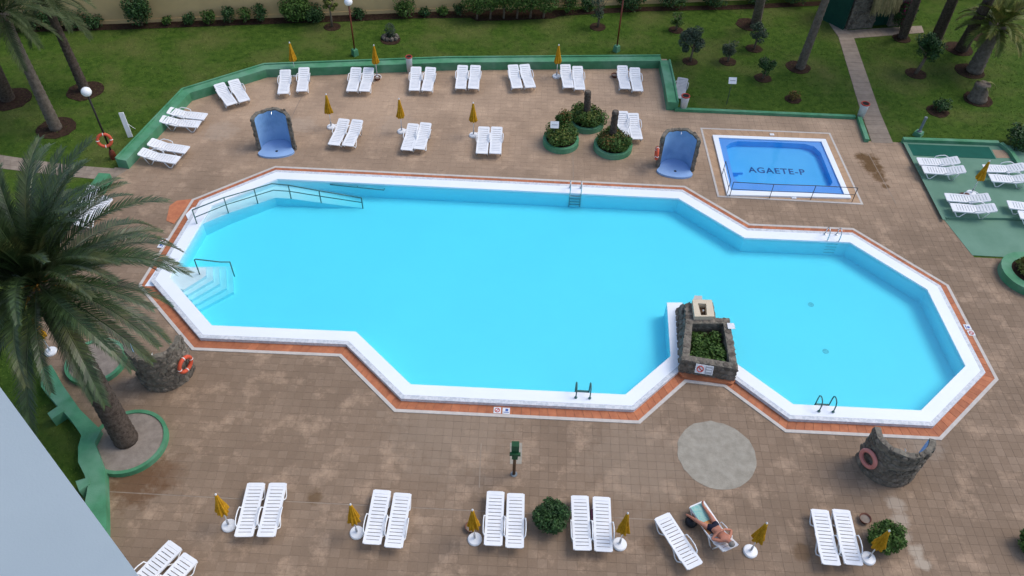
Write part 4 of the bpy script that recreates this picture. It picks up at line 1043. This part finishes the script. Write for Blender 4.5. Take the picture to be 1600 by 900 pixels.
leaves(cs, rs, ks, .075).build('foliage', 'leaf_mid', fp)
b = MB()
for c_ in cs[:12]: b.tube([(c_[0], c_[1], 0), c_], [.015, .008], 5)
b.build('stem', 'bark', fp)

# ------------------------------------------------------------------ trees on the lawn
soil_beds = [(88, 200, .95), (133, 142, .95), (15, 155, 1.1), (1078, 96, .45), (1137, 96, .5), (1178, 76, .5), (1192, 122, .5), (1247, 105, .7), (1170, 38, .8), (1056, 47, .45), (934, 42, .5), (519, 42, .5), (610, 62, .6), (1239, 155, .45),
             (1431, 115, .6), (1465, 174, .6), (1528, 155, .8), (1515, 111, .85), (1498, 76, .85), (1409, 60, .55), (1525, 56, .7)]
for x, y, r in soil_beds: soil_ring(x, y, r)
tree('lawn_tree', 'dense grey-green small tree on the lawn right of the terrace', G(1078, 96), 2.15, .85, 4200, 'leaf_grey', .06, hc=.85)
tree('lawn_tree', 'small thin grey-green tree right of the dense one', G(1137, 96), 1.5, .55, 1300, 'leaf_grey', .05, hc=.6)
tree('lawn_tree', 'small dark tree in front of the leaning palm trunk base', G(1178, 76), 1.75, .62, 1700, 'leaf_grey', .055, hc=.7)
tree('lawn_tree', 'small green tree nearest the leaning palm on the right lawn', G(1192, 122), 1.7, .6, 1700, 'leaf_dark', .055, hc=.7)
tree('lawn_tree', 'pale wispy tree right of the hedge on the far lawn', G(934, 42), 2.3, .6, 1000, 'leaf_grey', .05, hc=1.0)
tree('lawn_tree', 'yellowish slim tree before the beige wall, left of the lamp', G(519, 42), 2.6, .5, 900, 'leaf_yellow', .07, hc=1.1)
tree('lawn_tree', 'low sparse shrub tree near the far bed, above the dense tree', G(1056, 47), 1.2, .5, 700, 'leaf_mid', .05, hc=.5)
tree('lawn_tree', 'dark bushy tree left of the right-hand palms', G(1431, 115), 2.5, .95, 3200, 'leaf_dark', .06, hc=.75, tr=.09, lean=(.25, .1))
bush('lawn_shrub', 'tiny dead shrub on the lawn above the paddling pool', G(1239, 155), .35, .55, 250, 'leaf_red', .05)
bush('lawn_shrub', 'small green shrub on the lawn behind the bollard', G(1468, 172), .5, .7, 500, 'leaf_dark', .06)
bush('lawn_shrub', 'grey-green shrub at the right edge beyond the platform', G(1592, 232), .9, 1.2, 1600, 'leaf_dark', .07)
# rock garden
rg = thing('rock_garden', 'heap of grey stones with a spiky grey plant on the far lawn', 'rocks', G(610, 60))
for k in range(10): a = k*.63; put_stone(rg, (.42*math.cos(a), .30*math.sin(a), .06), (math.cos(a)*.3, math.sin(a)*.3, 1), .30, .26, .30)
leaves([(0, .1, .45)], [(.32, .3, .5)], [260], .12, .15, 1.2).build('plant', 'leaf_grey', rg)

# palms
FR_BIG = [[frond_mesh(i+10*c, 4.5, a0, dr, 70, .56, .048, 'frond', .04) for i in range(3)] for c, (a0, dr) in enumerate([(74, 62), (54, 82), (34, 84), (14, 80), (-12, 60)])]
FR_FAR = [[frond_mesh(i+10*c+100, 2.6, a0, dr, 34, .55, .05, 'frond_far', .035) for i in range(2)] for c, (a0, dr) in enumerate([(65, 70), (38, 90), (8, 80), (-25, 50)])]
FR_SM = [[frond_mesh(i+10*c+200, 1.7, a0, dr, 30, .42, .06, 'frond_yellow', .03) for i in range(2)] for c, (a0, dr) in enumerate([(65, 70), (35, 90), (5, 80)])]
pb = G(198, 688, .15); pt_ = G(58, 440, 7.3)
bp_ = palm('date_palm', 'large date palm with dense crown leaning over the left side', pb, pt_, .40, .33, 88, FR_BIG, 'trunk_dark', None, .98)
dtop = pt_-pb
b = MB()
for k in range(26):
    a = rnd.uniform(0, 6.28); q = rnd.uniform(.25, .55); v = dtop+Vector((q*math.cos(a), q*math.sin(a), rnd.uniform(-.35, .15))); b.tube([dtop+Vector((0, 0, -.1)), v, v+Vector((.35*math.cos(a), .35*math.sin(a), -.25))], [.05, .03, .012], 5)
b.build('date_stalks', 'date_stalk', bp_)
b = MB()
for k in range(60):
    a = k*2.4; z = -.15-1.0*(k/60); q = .34; v = dtop*(1+z/dtop.length)+Vector((q*math.cos(a), q*math.sin(a), 0)); b.tube([v, v+Vector((.22*math.cos(a), .22*math.sin(a), .20))], [.09, .05], 5)
b.build('cut_bases', 'trunk', bp_)
palm('garden_palm', 'tall palm on the left lawn with its crown in the top left corner', G(88, 201), G(2, 18, 6.4), .30, .22, 34, FR_FAR, 'trunk', 'tall garden palms')
palm('garden_palm', 'palm trunk behind the dark globe lamp on the left lawn', G(133, 141), G(66, -8, 5.4), .27, .20, 30, FR_FAR, 'trunk_dark', 'tall garden palms')
palm('garden_palm', 'dark palm trunk at the very left edge of the lawn', G(12, 154), G(-70, -30, 7.6), .36, .26, 30, FR_FAR, 'trunk_dark', 'tall garden palms')
palm('garden_palm', 'leaning grey palm trunk left of the garden path', G(1250, 106), G(1335, -120, 9.0), .26, .18, 30, FR_FAR, 'trunk', 'tall garden palms')
palm('garden_palm', 'palm trunk at the top right of the far bed', G(1181, 36), G(1215, -120, 8.0), .30, .2, 30, FR_FAR, 'trunk', 'tall garden palms')
palm('garden_palm', 'grey palm trunk in front of the stone hut', G(1410, 58), G(1490, -150, 9.0), .28, .2, 30, FR_FAR, 'trunk_dark', 'tall garden palms')
palm('garden_palm', 'thick grey palm trunk right of the stone hut', G(1462, 62), G(1545, -130, 8.8), .34, .24, 30, FR_FAR, 'trunk_dark', 'tall garden palms')
palm('garden_palm', 'slanting palm trunk left of the feathery young palm', G(1502, 77), G(1590, -80, 8.0), .36, .24, 30, FR_FAR, 'trunk_dark', 'tall garden palms')
palm('young_palm', 'short thick palm with feathery yellow-green crown at the top right', G(1522, 111), G(1560, 38, 2.9), .46, .34, 34, FR_SM, 'trunk', None, 1.25)
palm('stub_palm', 'stubby grey palm trunk with a few young leaves on the right lawn', G(1526, 156), G(1537, 130, 1.0), .52, .40, 4, [FR_SM[2]], 'trunk', None, .45)

# ------------------------------------------------------------------ perimeter bed, wall, hedge, shrubs
bedf = [(-60, 53), (100, 49), (190, 46.5), (400, 38.5), (560, 33), (640, 29), (735, 28), (745, 33), (800, 32), (865, 29), (875, 25), (1000, 18), (1150, 15), (1300, 8)]
b = MB(); fr = [G(*p) for p in bedf]; bk = [Vector((v.x, max(v.y+.6, 47.6+(v.x*.02)), 0)) for v in fr]
for i in range(len(fr)-1): b.quad(*[Vector((v.x, v.y, .012)) for v in (fr[i], fr[i+1], bk[i+1], bk[i])])
struct(b.build('planting_bed', 'soil'))
def wy(x): return G(190, 41).y+.35+(G(1000, 10).y-G(190, 41).y)*(x-G(190, 41).x)/(G(1000, 10).x-G(190, 41).x)
wl = thing('boundary_wall', 'long beige rendered wall closing the garden behind the lawn', 'wall', (0, 0, 0))
x0, x1 = -45, 75
MB().prism([(x0, wy(x0)), (x1, wy(x1)), (x1, wy(x1)+.3), (x0, wy(x0)+.3)], -.05, 3.6).build('wall_body', 'beige_wall', wl)
MB().prism([(x0, wy(x0)-.05), (x1, wy(x1)-.05), (x1, wy(x1)+.35), (x0, wy(x0)+.35)], 3.601, 3.70).build('coping', 'pale_stone', wl)
MB().prism([(x0, wy(x0)-.04), (x1, wy(x1)-.04), (x1, wy(x1)-.002), (x0, wy(x0)-.002)], -.05, .22).build('plinth', 'beige_wall', wl)
def bs_(x, y, r, h, n, m, label, sz=.07, **k): bush('bed_shrub', label, G(x, y), r, h, n, m, sz, group='shrubs along the beige wall', **k)
bs_(222, 40, .85, 2.0, 2600, 'leaf_dark', 'dense dark egg-shaped shrub against the beige wall', .07)
bs_(465, 32, 1.0, 1.7, 2600, 'leaf_mid', 'broad bright green shrub before the beige wall, left of the slim tree')
bs_(492, 33, .7, 1.0, 900, 'leaf_dark', 'low dark shrub at the foot of the broad bright shrub')
for i, (x, y, r, h, n) in enumerate([(262, 39, .3, .6, 200), (298, 38, .4, .8, 300), (328, 37, .45, 1.0, 350), (360, 36, .45, 1.2, 380), (384, 35, .4, 1.1, 320), (410, 34, .45, 1.2, 420)]):
    bs_(x, y, r, h, n, 'leaf_dark' if i % 2 else 'leaf_mid', 'small shrub before the beige wall, %s of six right of the egg-shaped one' % ordn[i])
for i, (x, y, r, h, n) in enumerate([(562, 29, .5, .7, 380), (634, 26, .7, 1.1, 650), (665, 25, .4, .6, 240), (692, 24, .4, .6, 240), (720, 24, .45, .9, 320)]):
    bs_(x, y, r, h, n, 'leaf_mid' if i % 2 else 'leaf_dark', 'small shrub before the beige wall, %s of five between lamp and hedge' % ordn[i])
for i, (x, y, r, h, n, m) in enumerate([(888, 20, .65, 1.8, 800, 'leaf_mid'), (917, 18, .5, .9, 420, 'leaf_dark'), (985, 13, 1.0, 1.2, 1100, 'leaf_dark'), (1050, 11, 1.1, 1.3, 1100, 'leaf_dark'), (1115, 8, 1.1, 1.4, 1100, 'leaf_dark'), (1180, 6, 1.0, 1.4, 1000, 'leaf_dark'), (1240, 4, 1.1, 1.5, 1000, 'leaf_dark')]):
    bs_(x, y, r, h, n, m, 'shrub in the far bed, %s counting right from the hedge' % ordn[i])
for i, (x, y, r, h, n) in enumerate([(10, 47, 1.0, 1.3, 900), (55, 46, 1.0, 1.4, 1000), (88, 44, .8, 1.2, 800), (120, 43, .7, 1.1, 600), (150, 43, .6, .8, 400)]):
    bs_(x, y, r, h, n, 'leaf_dark', 'dark shrub behind the left palm trunks, %s from the left edge' % ordn[i])
hd = thing('clipped_hedge', 'clipped bright green hedge on bare stems before the beige wall', 'hedge', G(797, 29))
hc0 = G(797, 29); ax = (G(866, 27)-G(732, 30)).normalized()
cs, rs, ks = [], [], []
for k in range(46):
    f = (k % 23)/22-.5; cs.append(tuple(ax*f*5.2+Vector((0, .25*(1 if k < 23 else -1), 1.12+rnd.uniform(-.08, .45))))); rs.append((.42, .45, .6)); ks.append(240)
leaves(cs, rs, ks, .06).build('foliage', 'leaf_mid', hd)
for k in range(6): pp = ax*((k+.5)/6-.5)*5.0; MB().tube([pp+Vector((0, 0, -.05)), pp+Vector((.04, .03, .4)), pp+Vector((0, 0, .9))], [.08, .065, .05], 7).build('stem', 'bark', hd, True)

# ------------------------------------------------------------------ stone hut at the top right
hp = [G(1322, 46), G(1368, 43), G(1398, 41), G(1425, 39)]; hb = hp[0]
ht = thing('stone_hut', 'dark stone hut with straw fringe and green doors at the top right', 'hut', hb)
hx = (hp[3]-hp[0]).normalized(); hy = Vector((-hx.y, hx.x, 0)); wd = (hp[3]-hp[0]).length
def hq(u, v): q = hx*u+hy*v; return (q.x, q.y)
hwl = MB().prism([hq(0, 0), hq(1.75, 0), hq(1.75, 2.4), hq(0, 2.4)], -.05, 2.4).build('stone_wall', 'mortar', ht)
face_stones(hwl, hq(0, 0), hq(1.75, 0), 0, 2.4, .34, .3, .14); face_stones(hwl, hq(0, 2.4), hq(0, 0), 0, 2.4, .34, .3, .14)
MB().prism([hq(1.753, .25), hq(2.85, .25), hq(2.85, 2.3), hq(1.753, 2.3)], -.05, 2.3).build('door', 'dark_green', ht)
w2 = MB().prism([hq(2.853, 0), hq(4.3, 0), hq(4.3, 2.4), hq(2.853, 2.4)], -.05, 2.4).build('stone_wall', 'mortar', ht)
face_stones(w2, hq(2.853, 0), hq(4.3, 0), 0, 2.4, .34, .3, .14)
MB().prism([hq(-.25, -.05), hq(-1.0, 1.5), hq(-.9, 1.55), hq(-.15, .0)], -.05, 2.2).build('side_door', 'dark_green', ht)
MB().prism([hq(-.3, -.3), hq(4.5, -.3), hq(4.5, 2.6), hq(-.3, 2.6)], 2.41, 2.6).build('roof', 'straw', ht)
b = MB()
for k in range(420):
    u = rnd.uniform(1.0, 2.7); z0_ = rnd.uniform(1.9, 2.42); v = -.3+rnd.uniform(-.12, .08); ln = rnd.uniform(.6, 1.0); w = .03
    q0 = Vector((*hq(u, v), z0_)); q1 = Vector((*hq(u+rnd.uniform(-.1, .1), v-.15), z0_-ln)); e = hx*w
    b.quad(q0-e, q0+e, q1+e*.4, q1-e*.4)
b.build('straw_fringe', 'straw', ht)
bush('flowering_bush', 'magenta flowering bush leaning on the stone hut', Vector((hb.x, hb.y, 0))+hx*3.4+hy*-.5, .65, 2.1, 1400, 'leaf_dark', .07, m2='leaf_magenta')

# ------------------------------------------------------------------ white building wing (near camera)
e0 = G(217, 900); foot = Vector((e0.x, e0.y, 0))*.62
bdir = Vector((.80, .60, 0)).normalized()
bl = thing('white_building', 'smooth white wall of the apartment building at the lower left', 'building', foot)
bn = Vector((-.80, .60, 0))
q = [Vector((0, 0, 0)), -bdir*9, -bdir*9+bn*5, bn*5]
MB().prism([xy(v) for v in q], -.05, 34).build('wall', 'building_white', bl)

# ------------------------------------------------------------------ sunbather
def skin_mesh(name, joints, edges, root, m, sub=2):
    me = bpy.data.meshes.new(name+'_sk'); me.from_pydata([j[0] for j in joints], edges, []); o = bpy.data.objects.new(name+'_sk', me); COL.objects.link(o)
    md = o.modifiers.new('s', 'SKIN'); md.use_smooth_shade = True; md.branch_smoothing = .6
    for i, j in enumerate(joints):
        r = j[1]; o.data.skin_vertices[0].data[i].radius = (r, r) if not isinstance(r, tuple) else r; o.data.skin_vertices[0].data[i].use_root = (i == root)
    ss = o.modifiers.new('d', 'SUBSURF'); ss.levels = sub; ss.render_levels = sub
    bpy.context.view_layer.update(); dg = bpy.context.evaluated_depsgraph_get()
    r = bpy.data.meshes.new_from_object(o.evaluated_get(dg)); r.name = name; bpy.data.objects.remove(o)
    r.materials.clear(); r.materials.append(MATS[m]); r.polygons.foreach_set('use_smooth', [True]*len(r.polygons)); return r
per = thing('person', 'tanned person in dark navy shorts lying on a white lounger, arms bent', 'person', SB.location, SB.rotation_euler[2])
J = [((0, .12, .46), (.17, .12)), ((0, .30, .57), (.19, .15)), ((0, .50, .67), (.20, .135)), ((0, .60, .72), (.14, .10)), ((0, .68, .76), .055), ((0, .77, .81), .09), ((0, .86, .86), .095), ((0, .91, .89), .06)]
E = [(0, 1), (1, 2), (2, 3), (3, 4), (4, 5), (5, 6), (6, 7)]
def add(p, r, par): J.append((p, r)); E.append((par, len(J)-1)); return len(J)-1
add((0, .80, .925), .025, 5)
for s_ in (-1, 1):
    sh = add((s_*.17, .58, .70), .065, 3); el = add((s_*.38, .38, .62), .052, sh); wr = add((s_*.14, .32, .78), .036, el); pm = add((s_*.06, .33, .81), .038, wr)
    for q in range(4): a = add((s_*(.00-.005*q), .29+.024*q, .835), .011, pm); add((-s_*(.045-.006*abs(q-1.5)), .29+.024*q, .825), .009, a)
    th_ = add((s_*.045, .36, .84), .011, pm); add((s_*.03, .39, .85), .009, th_)
# legs: one along the lounger, the other hanging over the side
h1 = add((.10, .02, .45), .105, 0); k1 = add((.12, -.40, .47), .07, h1); a1 = add((.13, -.80, .42), .045, k1); f1 = add((.14, -.88, .47), .04, a1); add((.16, -.90, .56), .03, f1)
h2 = add((-.10, .03, .45), .105, 0); k2 = add((-.36, -.30, .50), .07, h2); a2 = add((-.44, -.68, .30), .045, k2); f2 = add((-.45, -.76, .24), .04, a2); add((-.48, -.84, .20), .03, f2)
J = [((-j[0][0], j[0][1], j[0][2]), j[1]) for j in J]
ob('body', skin_mesh('body', J, E, 0, 'skin'), per)
SJ = [((0, .12, .47), (.225, .175)), ((0, .20, .515), (.225, .18)), ((.11, .0, .46), .145), ((.118, -.17, .47), .125), ((-.11, .0, .46), .145), ((-.22, -.14, .48), .125)]
SJ = [((-j[0][0], j[0][1], j[0][2]), j[1]) for j in SJ]
ob('shorts', skin_mesh('shorts', SJ, [(0, 1), (0, 2), (2, 3), (0, 4), (4, 5)], 0, 'navy'), per)
hb_ = MB(); hb_.lathe([(.108*math.sin(a), -.108*math.cos(a)) for a in [math.pi*(.42+.58*i/8) for i in range(9)]], n=16)
R_ = Matrix.Translation((0, .845, .855)) @ Matrix.Rotation(math.radians(-75), 4, 'X')
hb_.v = [tuple(R_ @ Vector(v)) for v in hb_.v]; hb_.build('hair', 'hair', per, True)
tw = thing('beach_towel', 'orange and turquoise towel spread under the sunbather', 'towel', SB.location, SB.rotation_euler[2])
b = MB()
ysx = [-.92, -.7, -.5, -.3]
for a, c in zip(ysx[:-1], ysx[1:]): b.box((.03, (a+c)/2, .367), (.50, c-a-.002, .022))
b.build('turquoise_half', 'towel', tw)
MB().box((.03, -.08, .369), (.52, .43, .024)).build('orange_half', 'towel_orange', tw)
